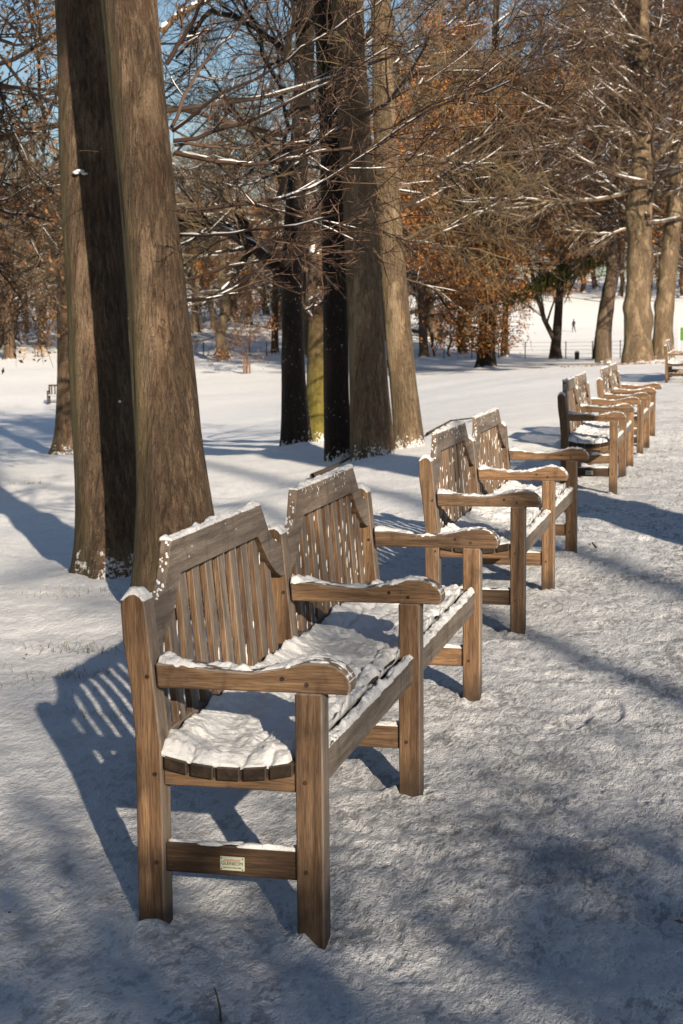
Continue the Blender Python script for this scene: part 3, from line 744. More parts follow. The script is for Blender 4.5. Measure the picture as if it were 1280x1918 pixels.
def main_tree(name, label, Dref, centers, widths, bark, seed, flare=.3, fh=.35, knobs=0, flute=.05, lump=.03, sides=44, extra=None, base=None, mound=None, group=None, knob_r=.12):
    """trunk through photo positions (row, column) measured at the foot's distance; crown limbs above the frame"""
    pts = []; rad = []
    for (py, px), wd in zip(centers, widths):
        P = at(px, py, Dref); pts.append(P); rad.append(wd * Dref / F / 2)
    pts = pts  # foot first
    g = th(pts[0][0], pts[0][1]); pts[0] = np.array([pts[0][0], pts[0][1], g - .12])
    d = pts[-1] - pts[-2]; d /= np.linalg.norm(d)
    top = pts[-1] + d * 3.5 ; pts.append(top); rad.append(rad[-1] * .7); pts.append(top + np.array([.1, .1, 3.])); rad.append(rad[-1] * .4)
    pts = np.array(pts); o0 = np.array([pts[0][0], pts[0][1], g])
    V, q = trunk_mesh(pts - o0, rad, sides, 170, seed, flare, fh, flute, lump, knobs, knob_r)
    rt = empty(name, tuple(o0)); link('trunk', raw_mesh('trunk', V, q, None, True), M[bark], rt)
    # crown that starts above the picture
    rng = np.random.default_rng(seed + 500); out = [[] for _ in range(4)]; tips = []; spec_min[0] = .006
    sp = [(6, .12, 6, .5, .8, .03), (5, .16, 6, .55, .75, .02), (4, .2, 4, .55, .7, 0), (2, .2, 0, 0, 0, 0)]
    hi = pts[-3:] - o0
    for i in range(9):
        t = rng.uniform(0.1, 2); k = int(t); p = hi[min(k, 1)] + (hi[min(k, 1) + 1] - hi[min(k, 1)]) * (t - k); a = i * 2.4
        dd = np.array([math.cos(a) * .7, math.sin(a) * .7, .75]); grow(rng, p, dd / np.linalg.norm(dd), rng.uniform(2.0, 3.4), rad[-2] * .4, 0, out, sp, tips)
    V1, q1, t1 = tubes([x for l in out for x in l], 5); link('crown', raw_mesh('crown', V1, q1, t1, True), M['twig'], rt)
    tag(rt, label, 'tree', group)
    if mound: MOUNDS.append((o0[0], o0[1], mound[0], mound[1]))
    rt['_o'] = [float(v) for v in o0]
    return rt, o0

def limb_set(rt, o0, limbs, mat, seed, name='branch', snow=.8, tw=4, spec=None, rmin=.004, leaf=None, grow_=1.0):
    """limbs: list of [(px,py,D)...], r0, r1 ; adds side twigs"""
    rng = np.random.default_rng(seed); out = [[], [], [], []]; tips = []; spec_min[0] = rmin
    sp = [None, (5, .07, 4, .5, .6, .02), (4, .09, 4, .6, .6, .01), (3, .10, 0, 0, 0, 0)] if spec is None else spec
    for P, r0, r1, dens in limbs:
        W = np.array([at(*p) for p in P]) - o0
        s = np.concatenate([[0], np.cumsum(np.linalg.norm(np.diff(W, axis=0), axis=1))]); n = 14
        # smooth path
        t = np.linspace(0, s[-1], n); pts = np.stack([np.interp(t, s, W[:, i]) for i in range(3)], -1)
        for _ in range(2): pts[1:-1] = (pts[:-2] + 2 * pts[1:-1] + pts[2:]) / 4
        pts[1:-1] += rng.normal(0, s[-1] * .004, (n - 2, 3))
        rad = np.linspace(r0, r1, n); out[0].append((pts, rad))
        L = s[-1]
        for k in range(dens):
            f = rng.uniform(.12, .98) * (n - 1); i = int(f); q = pts[i] + (pts[min(i + 1, n - 1)] - pts[i]) * (f - i)
            dd = pts[min(i + 1, n - 1)] - pts[i]; dd /= np.linalg.norm(dd) + 1e-9
            v = rng.normal(0, 1, 3); v[1] *= .8; v -= dd * v.dot(dd); v /= np.linalg.norm(v); a = rng.uniform(.35, .85)
            grow(rng, q, dd * math.cos(a) + v * math.sin(a), L * rng.uniform(.18, .45), max(rad[i] * .45, rmin), 1, out, sp, tips)
    V, q, t_ = tubes([x for l in out for x in l], 5); link(name, raw_mesh(name, V, q, t_, True), M[mat], rt)
    if snow:
        spn = snow_polys(out, rng, snow, rmin * 1.2, (0, 1, 2), grow_)
        if spn: V, q, t_ = tubes(spn, 5); link('branch_snow', raw_mesh('branch_snow', V, q, t_, True), M['snow_soft'], rt)
    if leaf:
        lq = leaf_quads(rng, tips, leaf[1], leaf[2], leaf[3], leaf[4]); link('leaves', raw_mesh('leaves', lq[0], lq[1]), M[leaf[0]], rt)

def snow_splat(rt, o0, items, name='trunk_snow'):
    pp = []
    for (px, py, D, a, b, c) in items:
        P = at(px, py, D) - o0; pp.append((P[0], P[1], P[2], a, b, c))
    icos(pp, name, rt)

# --- the leaning pair behind the nearest bench
xa, ya, za, Da = ground_at(218, 1098); Da += .35
tA, oA = main_tree('beech_tree', 'thick trunk with a black shadow stripe, left one of the pair by the nearest bench', Da,
    [(1100, 222), (1000, 213), (800, 196), (600, 184), (400, 173), (200, 167), (0, 160), (-150, 157)], [132, 128, 118, 112, 110, 108, 106, 102], 'bark_warm', 11, .55, .34, 0, .09, .05, mound=(.35, .05))
xb, yb, zb, Db = ground_at(352, 1140); Db -= .3
tB, oB = main_tree('beech_tree', 'sunlit thick trunk leaning left, its bare branches reaching right, behind the nearest bench', Db,
    [(1140, 348), (1000, 333), (800, 314), (600, 299), (400, 281), (200, 262), (0, 243), (-150, 230)], [150, 140, 124, 114, 108, 106, 108, 104], 'bark_warm', 12, .5, .38, 0, .08, .05, mound=(.4, .05))
# --- group of trunks behind the second bench
x3, y3, z3, D3 = ground_at(633, 863)
tC, oC = main_tree('lime_tree', 'slim trunk in full shade, nearest of the group standing behind the second bench', D3,
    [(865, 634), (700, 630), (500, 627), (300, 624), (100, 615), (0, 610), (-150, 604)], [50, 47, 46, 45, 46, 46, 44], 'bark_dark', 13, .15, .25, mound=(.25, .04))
x4, y4, z4, D4 = ground_at(704, 850); D4 -= .9
tD, oD = main_tree('lime_tree', 'broad trunk half in black shade and half sunlit, second from right in the group', D4,
    [(850, 700), (700, 690), (560, 683), (400, 674), (200, 662), (0, 653), (-150, 645)], [82, 70, 64, 62, 60, 58, 56], 'bark_pale', 14, .15, .3, mound=(.35, .05))
x5, y5, z5, D5 = ground_at(770, 842); D5 += .5
tE, oE = main_tree('lime_tree', 'fully sunlit trunk, rightmost of the group behind the second bench', D5,
    [(842, 770), (700, 754), (560, 740), (400, 728), (200, 719), (0, 713), (-150, 710)], [54, 50, 50, 46, 42, 38, 36], 'bark_pale', 15, .12, .3, 2, knob_r=.07)
x1, y1, z1, D1 = ground_at(555, 836); D1 -= 2.9
tF, oF = main_tree('oak_tree', 'near-black shaded trunk with a thick snowy limb to the left, leftmost of the middle group', D1,
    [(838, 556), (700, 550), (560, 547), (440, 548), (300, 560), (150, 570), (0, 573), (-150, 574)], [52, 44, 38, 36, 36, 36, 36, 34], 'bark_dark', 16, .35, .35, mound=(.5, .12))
x2, y2, z2, D2 = ground_at(602, 826)
tG, oG = main_tree('oak_tree', 'trunk coated in yellow-green algae, half hidden behind the black trunks of the middle group', D2,
    [(826, 602), (700, 600), (600, 600), (480, 606), (350, 612), (200, 618), (0, 622), (-150, 625)], [58, 50, 44, 30, 26, 24, 22, 20], 'bark_green', 17, .15, .3)
xl, yl, zl, Dl = ground_at(128, 850)
tH, oH = main_tree('oak_tree', 'straight trunk with snow-dusted spreading roots, peeking out left of the leaning pair', Dl,
    [(852, 128), (700, 131), (500, 130), (300, 133), (100, 140), (-150, 150)], [48, 46, 44, 42, 40, 36], 'bark_green' if False else 'bark_warm', 18, .75, .28)
# --- far right trunks
RT_SPECS = [
 ('lime_tree', 'stout knobbly trunk with brown leaves at its foot, left of two at right edge', (1198, 682), [(682, 1197), (600, 1194), (520, 1197), (400, 1200), (300, 1206), (200, 1214), (100, 1206), (0, 1206)], [54, 50, 46, 44, 34, 26, 22, 18], 'bark_pale', 31, 14, .28),
 ('lime_tree', 'pale trunk leaning right, right of the two knobbly trunks near the right edge', (1243, 678), [(678, 1241), (600, 1243), (500, 1252), (400, 1264), (300, 1272), (200, 1282), (0, 1300)], [38, 36, 34, 30, 28, 24, 20], 'bark_pale', 32, 8, .2),
 ('oak_tree', 'snow-flecked trunk leaning right with its foot in shade, beside the dark drooping bough', (1126, 674), [(676, 1127), (620, 1131), (560, 1139), (500, 1150), (400, 1160), (200, 1172), (0, 1180)], [34, 30, 27, 26, 22, 18, 14], 'bark_snowy', 33, 5, .15),
]
for nm, lab, (gx, gy), cs, ws, bk, sd, kn, kr in RT_SPECS:
    _, _, _, dd_ = ground_at(gx, gy)
    t_, o_ = main_tree(nm, lab, dd_, cs, ws, bk, sd, .2, .5, kn, .07, .06, 30, knob_r=kr, mound=(1.0, .12))
    if sd == 31: tR1, oR1, DR1 = t_, o_, dd_
    if sd == 32: tR2, oR2, DR2 = t_, o_, dd_
    if sd == 33: tR3, oR3, DR3 = t_, o_, dd_
# forked tree
_, _, _, Dk = ground_at(1040, 676)
tK, oK = main_tree('forked_tree', 'dark tree forking low into two stems on the far lawn, in front of the snowfield', Dk,
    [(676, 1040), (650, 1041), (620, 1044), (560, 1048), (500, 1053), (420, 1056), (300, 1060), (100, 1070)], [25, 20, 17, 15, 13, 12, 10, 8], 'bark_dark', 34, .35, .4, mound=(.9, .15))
limb_set(tK, oK, [([(1040, 640, Dk), (1026, 615, Dk), (1012, 585, Dk), (1002, 540, Dk), (994, 505, Dk), (985, 440, Dk + 1), (975, 360, Dk + 1)], .17, .07, 8),
                  ([(1004, 548, Dk), (985, 528, Dk - .5), (960, 520, Dk - 1), (915, 522, Dk - 1.5)], .08, .05, 5)], 'bark_snowy', 341, 'stem', .9, grow_=1.5)
# orange beech at the far bank
_, _, _, Do = ground_at(908, 690)
tO, oO = main_tree('beech_tree', 'dark trunk wrapped in orange dead leaves at the edge of the far bank', Do,
    [(690, 910), (640, 913), (560, 918), (480, 920), (400, 922), (250, 925), (0, 930)], [36, 30, 26, 24, 20, 16, 12], 'bark_dark', 35, .3, .4, mound=(.8, .2))

# --- boughs that reach across the picture
a = Db
limb_set(tB, oB, [
 ([(326, 264, a), (376, 264, a), (427, 242, a - .2), (480, 225, a - .4), (514, 208, a - .5), (553, 183, a - .6), (609, 157, a - .8), (680, 118, a - 1), (760, 80, a - 1.2)], .012, .003, 14),
 ([(328, 272, a), (396, 270, a + .2), (457, 281, a + .3), (525, 270, a + .4), (600, 262, a + .6), (690, 236, a + .8)], .009, .003, 12),
 ([(330, 286, a), (360, 293, a), (412, 302, a - .1), (469, 311, a - .2), (525, 305, a - .3), (570, 291, a - .4), (604, 282, a - .5), (660, 276, a - .6)], .015, .006, 9),
 ([(334, 396, a), (384, 392, a), (418, 378, a + .1), (455, 388, a + .2), (497, 381, a + .3), (553, 364, a + .4), (609, 347, a + .4), (665, 315, a + .3), (740, 236, a), (800, 206, a - .1), (900, 178, a - .3), (960, 150, a - .5)], .012, .004, 18),
 ([(350, 562, a), (412, 555, a + .2), (450, 535, a + .4), (480, 505, a + .6), (540, 470, a + .9)], .010, .004, 8),
 ([(352, 524, a), (420, 500, a - .2), (470, 492, a - .3), (560, 486, a - .4), (660, 470, a - .5)], .008, .003, 7),
 ([(324, 245, a), (412, 169, a - .3), (469, 157, a - .4), (542, 110, a - .6), (581, 76, a - .8), (649, 42, a - 1), (740, -20, a - 1.2)], .010, .003, 16),
 ([(322, 238, a), (345, 180, a + .3), (380, 120, a + .6), (440, 60, a + .9), (500, -10, a + 1.2)], .011, .005, 10),
 ([(312, 120, a), (350, 60, a), (380, 0, a - .2), (420, -60, a - .4)], .013, .006, 8),
 ([(335, 440, a), (400, 445, a - .3), (470, 430, a - .6), (560, 425, a - .9), (640, 400, a - 1.2), (720, 380, a - 1.5)], .008, .003, 8),
], 'twig_red', 1201, 'bough', .35, grow_=.75, rmin=.0028)
limb_set(tB, oB, [([(302, 60, a), (330, 30, a), (360, 15, a), (400, -15, a)], .02, .012, 5)], 'bark_warm', 1202, 'bough', .8)
limb_set(tA, oA, [([(215, 281, Da - .55), (190, 284, Da - .9), (165, 281, Da - 1.0), (150, 282, Da - 1.1)], .0035, .002, 0)], 'twig_red', 1203, 'bough', 0)
snow_splat(tA, oA, [(150, 320, Da - .2, .028, .03, .010), (143, 323, Da - .2, .02, .02, .012), (158, 325, Da - .2, .018, .03, .008), (225, 752, Da - .42, .009, .009, .009)])
b_ = D1
limb_set(tF, oF, [
 ([(535, 515, b_), (500, 482, b_), (470, 460, b_ - .2), (430, 432, b_ - .4), (385, 420, b_ - .6), (345, 417, b_ - .8), (300, 430, b_ - 1)], .10, .03, 14),
 ([(470, 470, b_), (450, 500, b_), (425, 540, b_ - .3), (385, 560, b_ - .4)], .05, .02, 6),
 ([(570, 132, b_), (548, 103, b_ - .2), (500, 65, b_ - .4), (450, 35, b_ - .6), (395, 18, b_ - .8)], .05, .035, 5),
 ([(395, 20, b_ - .8), (375, 40, b_ - .8), (362, 70, b_ - .8), (330, 110, b_ - 1)], .04, .015, 8),
 ([(568, 250, b_), (540, 285, b_), (500, 292, b_), (460, 330, b_)], .03, .01, 12),
 ([(572, 160, b_), (620, 140, b_), (660, 90, b_), (720, 60, b_)], .04, .015, 8),
 ([(566, 300, b_), (510, 330, b_ - 1), (450, 350, b_ - 2), (380, 340, b_ - 3)], .022, .006, 16),
 ([(572, 80, b_), (520, 120, b_ - 1), (440, 150, b_ - 2), (340, 140, b_ - 3)], .022, .006, 16),
 ([(550, 420, b_), (600, 380, b_ - .5), (640, 330, b_ - 1), (700, 300, b_ - 1)], .03, .01, 9),
 ([(552, 590, b_), (575, 580, b_), (600, 570, b_), (640, 560, b_)], .02, .01, 6),
], 'bark_dark', 1301, 'bough', .6, grow_=.9, rmin=.004)
limb_set(tG, oG, [([(600, 640, D2), (588, 600, D2), (575, 560, D2 - .3), (590, 510, D2 - .5), (585, 440, D2)], .10, .05, 6), ([(585, 570, D2), (605, 540, D2), (640, 520, D2)], .04, .02, 6)], 'bark_mid', 1302, 'bough', .95, grow_=1.6)
e_ = D5
limb_set(tE, oE, [
 ([(745, 396, e_), (791, 367, e_ - .2), (825, 337, e_ - .4), (854, 306, e_ - .6), (890, 270, e_ - .8), (960, 190, e_ - 1)], .022, .007, 14),
 ([(760, 522, e_), (812, 539, e_ + .5), (860, 575, e_ + 1), (900, 600, e_ + 1.4)], .014, .005, 12),
 ([(755, 470, e_), (800, 445, e_), (870, 420, e_ + .3), (930, 380, e_ + .5), (1010, 350, e_ + .6)], .016, .005, 12),
 ([(730, 240, e_), (790, 205, e_ - .5), (850, 180, e_ - 1), (940, 150, e_ - 1.5), (1020, 90, e_ - 2)], .016, .005, 14),
 ([(725, 130, e_), (780, 90, e_), (850, 40, e_), (900, -20, e_)], .02, .007, 12),
 ([(735, 300, e_), (800, 290, e_ + .4), (880, 300, e_ + .8), (960, 290, e_ + 1)], .014, .005, 12),
 ([(705, 190, e_ - .3), (680, 215, e_ - .8), (640, 240, e_ - 1.2), (600, 250, e_ - 1.6)], .02, .008, 8),
], 'twig', 1501, 'bough', .42, grow_=.8, rmin=.004)
# bare dark tree just outside the left edge, its boughs hang into view
xz, yz = by_px(-190, 20)
tZ = empty('bare_tree', (xz, yz, th(xz, yz))); oZ = np.array(tZ.location)
V, q = trunk_mesh([(0, 0, -.1), (.1, 0, 2), (0, .2, 5), (.2, 0, 9), (0, 0, 13)], [.3, .27, .24, .16, .05], 24, 80, 41)
link('trunk', raw_mesh('trunk', V, q, None, True), M['bark_dark'], tZ)
limb_set(tZ, oZ, [
 ([(-190, 220, 20), (-60, 150, 19), (0, 155, 18.5), (50, 165, 18), (110, 190, 17.5)], .05, .012, 16),
 ([(-190, 100, 20), (-60, 60, 19), (0, 70, 18), (60, 95, 17.5), (100, 60, 17)], .04, .008, 18),
 ([(-190, 300, 20), (-60, 220, 19), (10, 240, 18.5), (60, 330, 18), (85, 430, 18), (95, 520, 18)], .035, .006, 20),
 ([(-190, 420, 20), (-50, 390, 19.5), (20, 398, 19), (70, 405, 18.5), (108, 430, 18)], .035, .01, 16),
 ([(-190, 500, 20), (-60, 470, 19), (0, 500, 18), (40, 560, 18)], .03, .006, 16),
 ([(-190, 160, 20), (-70, 180, 20), (0, 190, 21), (30, 290, 21), (50, 420, 21), (40, 540, 21)], .03, .006, 20),
 ([(-190, 330, 20), (-60, 320, 20), (0, 340, 20), (60, 360, 20), (110, 350, 20)], .03, .008, 16),
], 'twig', 4101, 'bough', .3, grow_=.8, rmin=.0045, leaf=('leaf_br', 4, .1, .035, .35))
tag(tZ, 'dark bare tree whose drooping boughs hang in from the left edge of the picture', 'tree')

# crowns for the mid-distance trees on the right, seen against the wood
def crown_from(arch, rt, sc, rz, dz=0, skip=('trunk',)):
    for part, (me, mk) in arch.items():
        if part in skip: continue
        if me.name not in ARCH_M: me.materials.append(M[mk]); ARCH_M.add(me.name)
        o = link(part, me, None, rt); o.scale = (sc, sc, sc); o.rotation_euler = (0, 0, rz); o.location = (0, 0, dz)
AH1 = tree_archetype(121, 12, .2, SPd, 19, 'leaf_or', 'twig_red', 'bark_mid', low=.33, up=.12, keep=.9, per=8)
AH2 = tree_archetype(122, 12, .2, SPd, 19, 'leaf_br', 'twig', 'bark_mid', low=.34, up=.2, keep=.5, per=4)
AH3 = tree_archetype(123, 12, .2, SPd, 19, None, 'twig_red', 'bark_mid', low=.36, up=.1)
crown_from(AH3, tR1, 1.2, .5, .8); crown_from(AH3, tR2, 1.25, 2.2, .8); crown_from(AH3, tR3, 1.3, 4.0, 1.5); crown_from(AH1, tK, 1.4, 1.0, 1.6); crown_from(AH1, tO, 1.35, 2.6, .8); crown_from(AH3, tK, 1.2, 3.0, 3.0); crown_from(AH2, tO, 1.15, 5.6, 2.5)
AHn = tree_archetype(124, 13, .13, SPd, 20, None, 'twig_gold', 'twig', low=.26, up=.15, twig_min=.004, snowf=.18)
crown_from(AHn, tF, .95, .7); crown_from(AHn, tG, .9, 3.1); crown_from(AHn, tH, .95, 5.0); crown_from(AHn, tZ, 1.0, 1.9)
r_ = DR1
limb_set(tR1, oR1, [
 ([(1206, 300, r_), (1150, 180, r_), (1080, 150, r_)], .10, .03, 16), ([(1204, 350, r_), (1150, 370, r_), (1050, 378, r_), (940, 372, r_ - 1)], .10, .03, 18),
 ([(1205, 250, r_), (1160, 250, r_), (1100, 250, r_), (1020, 285, r_)], .08, .03, 18), ([(1208, 150, r_), (1150, 120, r_), (1090, 115, r_)], .08, .03, 16),
 ([(1210, 330, r_), (1240, 280, r_), (1275, 235, r_), (1320, 190, r_)], .16, .07, 12), ([(1200, 420, r_), (1140, 440, r_), (1060, 430, r_ - 1)], .07, .02, 14),
 ([(1208, 200, r_), (1240, 120, r_), (1280, 60, r_)], .10, .04, 12), ([(1206, 90, r_), (1140, 60, r_), (1050, 20, r_)], .06, .02, 14)], 'bark_pale', 3101, 'bough', .8, grow_=1.0, rmin=.012)
# drooping dark bough with snow along its back
limb_set(tR3, oR3, [([(1128, 470, DR3), (1090, 488, DR3 - .5), (1050, 512, DR3 - 1), (1010, 530, DR3 - 1.5), (965, 552, DR3 - 2)], .30, .10, 4)], 'bark_dark', 3301, 'bough', 1.0, grow_=1.0, rmin=.02)
rng = np.random.default_rng(9); nd_p = []
for i in range(2600):
    t = rng.random(); px = 1135 - 190 * t; py = 468 + 92 * t ** 1.05 + rng.normal(0, 8); D = DR3 - 2 * t + rng.normal(0, .5)
    P = at(px, py, D) - oR3; ln = rng.uniform(.15, .75) * (1.35 - abs(t - .35)); dr = rng.normal(0, .14, 2)
    Q = P + np.array([dr[0] * ln, dr[1] * ln, -ln]); nd_p.append((np.array([P, (P + Q) / 2 + rng.normal(0, .03, 3), Q]), np.array([.02, .022, .006])))
V, q, t_ = tubes(nd_p, 3); link('hanging_needles', raw_mesh('hanging_needles', V, q, t_), M['needle'], tR3)
# orange leaves hanging low round the beech
rng = np.random.default_rng(19); tips = []; pl = []
for i in range(620):
    px = 905 + rng.normal(0, 42); py = rng.uniform(430, 655) ; D = Do + rng.normal(-1.4, 1.2)
    P = at(px, py, D) - oO; tips.append((P, np.array([0, 0, 1.])))
    if i % 2 == 0: pl.append((np.array([[rng.normal(0, .1), rng.normal(0, .1), P[2] - .3], (P + [0, 0, P[2] - .3]) / 2 + rng.normal(0, .1, 3), P]), np.array([.03, .016, .008])))
V, q, t_ = tubes(pl, 4); link('twigs', raw_mesh('twigs', V, q, t_), M['twig_red'], tO)
lq = leaf_quads(rng, tips, 12, .20, .08); link('leaves', raw_mesh('leaves', lq[0], lq[1]), M['leaf_or'], tO)

# ================================================================== THE WOOD BEHIND
rng = np.random.default_rng(77)
W1 = 'bare brown tree of the dense wood on the rise behind the snowy lawn'
W2 = 'golden-twigged bare tree of the dense wood behind the snowy lawn'
W3 = 'russet tree still holding dead leaves in the wood on the right'
kinds = {'A1': (A1, W1, 'bare trees of the wood'), 'A2': (A2, W2, 'golden-twigged trees of the wood'), 'A5': (A5, W1, 'bare trees of the wood'),
         'A3': (A3, W3, 'russet trees of the wood'), 'A4': (A4, W3, 'russet trees of the wood'), 'A6': (A6, W3, 'russet trees of the wood')}
def wood(k, px, D, sc, sz=1.0):
    x, y = by_px(px, D); a_, l_, g_ = kinds[k]
    place(a_, 'woodland_tree', x, y, rng.uniform(0, 6.28), sc, l_, 'tree', g_, sz=sz)
for i in range(30):     # left and middle: wood on the rise
    px = -160 + 1000 * (i + rng.random()) / 30; D = 150 + 14 * (i % 4) + rng.uniform(-5, 5) + (12 if px > 350 else 0)
    wood(['A2', 'A1', 'A2', 'A5', 'A2'][i % 5], px, D, rng.uniform(1.25, 1.75) * (.86 if i % 3 == 0 else 1))
for i in range(7):     # nearer row, thinner
    px = -140 + 760 * (i + rng.random()) / 7; D = rng.uniform(128, 145)
    if 395 < px < 520: D += 25
    wood(['A5', 'A2', 'A1'][i % 3], px, D + 8, rng.uniform(.9, 1.3))
for i in range(30):     # right: wood beyond the white field
    px = 700 + 800 * (i + rng.random()) / 30; D = 285 + 18 * (i % 4)
    wood(['A3', 'A1', 'A4', 'A5'][i % 4], px, D, rng.uniform(1.7, 2.5))
for px, D, k, sc in [(795, 118, 'A6', 1.5), (868, 128, 'A4', 1.6), (740, 150, 'A1', 2.3), (870, 160, 'A1', 2.3), (820, 150, 'A5', 2.0), (560, 120, 'A1', 1.8), (420, 118, 'A5', 1.7), (1340, 70, 'A3', 1.3), (1400, 85, 'A4', 1.5)]:
    wood(k, px, D, sc)
for i, (px, D, sc) in enumerate([(738, 92, 1.7), (908, 92, 1.8), (1132, 84, 1.8), (1199, 76, 1.7), (1246, 92, 1.9)]):
    x, y = by_px(px, D); place([AH3, AH2, AH3, AH3, AH2, AH3][i], 'woodland_tree', x, y, rng.uniform(0, 6.28), sc, 'tall tree whose high crown of fine twigs spreads over the far side of the lawn', 'tree', 'high-crowned trees at the far side of the lawn')
# named far trunks
for gx, gy, wd, hh, lab in [(18, 674, 20, 8, 'stout brown trunk at the far left edge of the lawn'), (366, 624, 18, 8, 'pale trunk at the foot of the wood, just right of the leaning pair'), (515, 662, 14, 7, 'rusty slim trunk left of the black trunk, on the far lawn edge'), (945, 668, 14, 8, 'second slender trunk right behind the orange-leaved beech')]:
    x, y, z, D = ground_at(gx, gy); r = wd * D / F / 2
    rt = empty('lawn_edge_tree', (x, y, z)); V, q = trunk_mesh([(0, 0, -.2), (.05, 0, 2), (.1, .1, 5), (0, 0, 12)], [r, r * .9, r * .8, r * .4], 16, 40, int(gx) + 3, .4, .6, .1, .08)
    link('trunk', raw_mesh('trunk', V, q, None, True), M['bark_pale' if gx in (366,) else 'bark_warm'], rt); crown_from(AH2 if gx < 400 else AH1, rt, 1.1, gx)
    tag(rt, lab, 'tree')
# undergrowth along the foot of the wood
for i in range(16):
    px = -60 + 900 * (i + rng.random()) / 16; D = (140 if px < 330 else 158) + rng.uniform(0, 18)
    x, y = by_px(px, D); place(AS if i % 3 == 0 else AS2, 'shrub', x, y, rng.uniform(0, 6.28), rng.uniform(1.0, 2.0), 'brushy leafless shrub in the undergrowth along the foot of the wood', 'shrub', 'undergrowth shrubs')
for px, py, sc, lab in [(815, 668, 1.5, 'thin many-stemmed shrub with a few orange leaves, left of the orange beech'), (845, 668, 1.3, 'small orange-leaved shrub immediately left of the orange beech'), (425, 662, .9, 'low shrub with rusty leaves by the wire fence on the left')]:
    x, y, z, D = ground_at(px, py); place(AS3, 'shrub', x, y, px, sc, lab, 'shrub')
# young tree between stakes
x, y, z, D = ground_at(463, 700)
rt = empty('staked_sapling', (x, y, z)); o0 = np.array([x, y, z]); tag(rt, 'young tree tied between thin stakes out on the snowy lawn', 'sapling')
limb_set(rt, o0, [([(463, 700, D), (464, 670, D), (466, 640, D), (470, 610, D), (468, 585, D)], .04, .015, 16), ([(465, 650, D), (450, 640, D), (430, 652, D), (410, 665, D)], .02, .01, 7), ([(467, 625, D), (485, 612, D), (510, 610, D)], .02, .01, 6)], 'twig_red', 51, 'stem', 0, rmin=.008, leaf=('leaf_br', 4, .16, .08, .5))
for dx, h in ((-6, 30), (-2, 26), (5, 30)):
    P = at(463 + dx, 700, D); BM().box(-.045, .045, -.045, .045, -.1, h * D / F, .0).build('stake', M['old_wood'], rt).location = (P[0] - x, P[1] - y, 0)

# ================================================================== FENCES, POSTS, FAR BENCHES, WALKER
def wire_fence(name, label, pts, h, pr, wires):
    rt = empty(name, pts[0]); o0 = np.array(pts[0])
    for p in pts:
        b = BM(); b.box(-pr, pr, -pr, pr, -.15, h, .0); b.box(-pr * 1.5, pr * 1.5, -pr * 1.5, pr * 1.5, h - .05, h, 0); o = b.build('post', M['metal'], rt); o.location = tuple(np.array(p) - o0)
    pl = []
    for k in range(wires):
        z = h * (.3 + .65 * k / max(1, wires - 1)); pl.append((np.array([np.array(p) - o0 + (0, 0, z) for p in pts]), np.full(len(pts), .008)))
    V, q, t_ = tubes(pl, 4); link('wires', raw_mesh('wires', V, q, t_), M['metal'], rt); tag(rt, label, 'fence')
wire_fence('wire_fence', 'low wire fence on dark posts along the far edge of the lawn at left', [ground_at(px, 667)[:3] for px in (290, 336, 382, 425, 468, 500, 538)], 1.05, .035, 3)
wire_fence('wire_fence', 'thin wire fence on dark posts in front of the white field at right', [ground_at(px, 672)[:3] for px in (770, 832, 884, 934, 984, 1060, 1110, 1162, 1230)], 1.15, .03, 4)
x, y, z, D = ground_at(1081, 674)
b = BM(); b.prism([(-.13, -.1), (.13, -.1), (.13, .42), (.10, .47), (-.10, .47), (-.13, .42)], 0, -.13, .13, .01); b.box(-.15, .15, -.15, .15, .30, .34, .005)
rt = empty('bollard', (x, y, z)); b.build('post', M['metal'], rt); icos([(0, 0, .50, .14, .14, .05)], 'snow_cap', rt); tag(rt, 'short black bollard capped with snow, right of the forked tree', 'bollard')
x, y, z, D = ground_at(1272, 660)
rt = empty('notice_board', (x, y, z)); k = D / F
b = BM(); b.box(-.06, .06, -.06, .06, -.1, 62 * k, .01); b.build('post', M['pale_post'], rt)
b = BM(); b.box(.08, 16 * k + .9, -.03, .03, 22 * k, 46 * k, .01); b.build('board', M['green_paint'], rt)
b = BM(); b.box(16 * k + .91, 16 * k + 1.03, -.06, .06, -.1, 50 * k, .01); b.build('post', M['pale_post'], rt)
icos([(.5 + 8 * k, 0, 46 * k + .02, .5, .05, .04)], 'snow_cap', rt); tag(rt, 'plain green board on pale posts at the right edge, behind the far bench', 'board')

def plain_bench(name, W_, mat, label, x, y, z, rz, sc=1):
    rt = empty(name, (x, y, z), rz, sc)
    for sx in (0, W_ - .07):
        BM().box(sx, sx + .07, 0, .07, 0, .92, .004).build('rear_leg', mat, rt); BM().box(sx, sx + .07, -.5, -.43, 0, .6, .004).build('front_leg', mat, rt)
        BM().box(sx, sx + .07, -.52, 0, .6, .65, .004).build('armrest', mat, rt)
    b = BM()
    for i in range(5): b.box(.0, W_, -.48 + .095 * i, -.40 + .095 * i, .40, .43, .003)
    b.build('seat', mat, rt); BM().box(.07, W_ - .07, .01, .05, .84, .92, .003).build('top_rail', mat, rt); BM().box(.07, W_ - .07, .01, .05, .40, .47, .003).build('back_rail', mat, rt)
    b = BM(); n = int((W_ - .14) / .15)
    for i in range(n): c = .07 + (W_ - .14) * (i + .5) / n; b.box(c - .03, c + .03, .018, .042, .46, .85, .002)
    b.build('back_slats', mat, rt)
    V, q = sheet(np.linspace(.02, W_ - .02, 24), np.linspace(-.47, -.02, 8), lambda X, Y: (X, Y, .45 + .02 * vn(X * 4, Y * 6, 0, 4)), lambda X, Y: .425 + 0 * X); patch(V, q, 'seat_snow', rt, M['snow_soft'])
    tag(rt, label, 'bench'); return rt
YW = math.atan2(FW[0], FW[1])
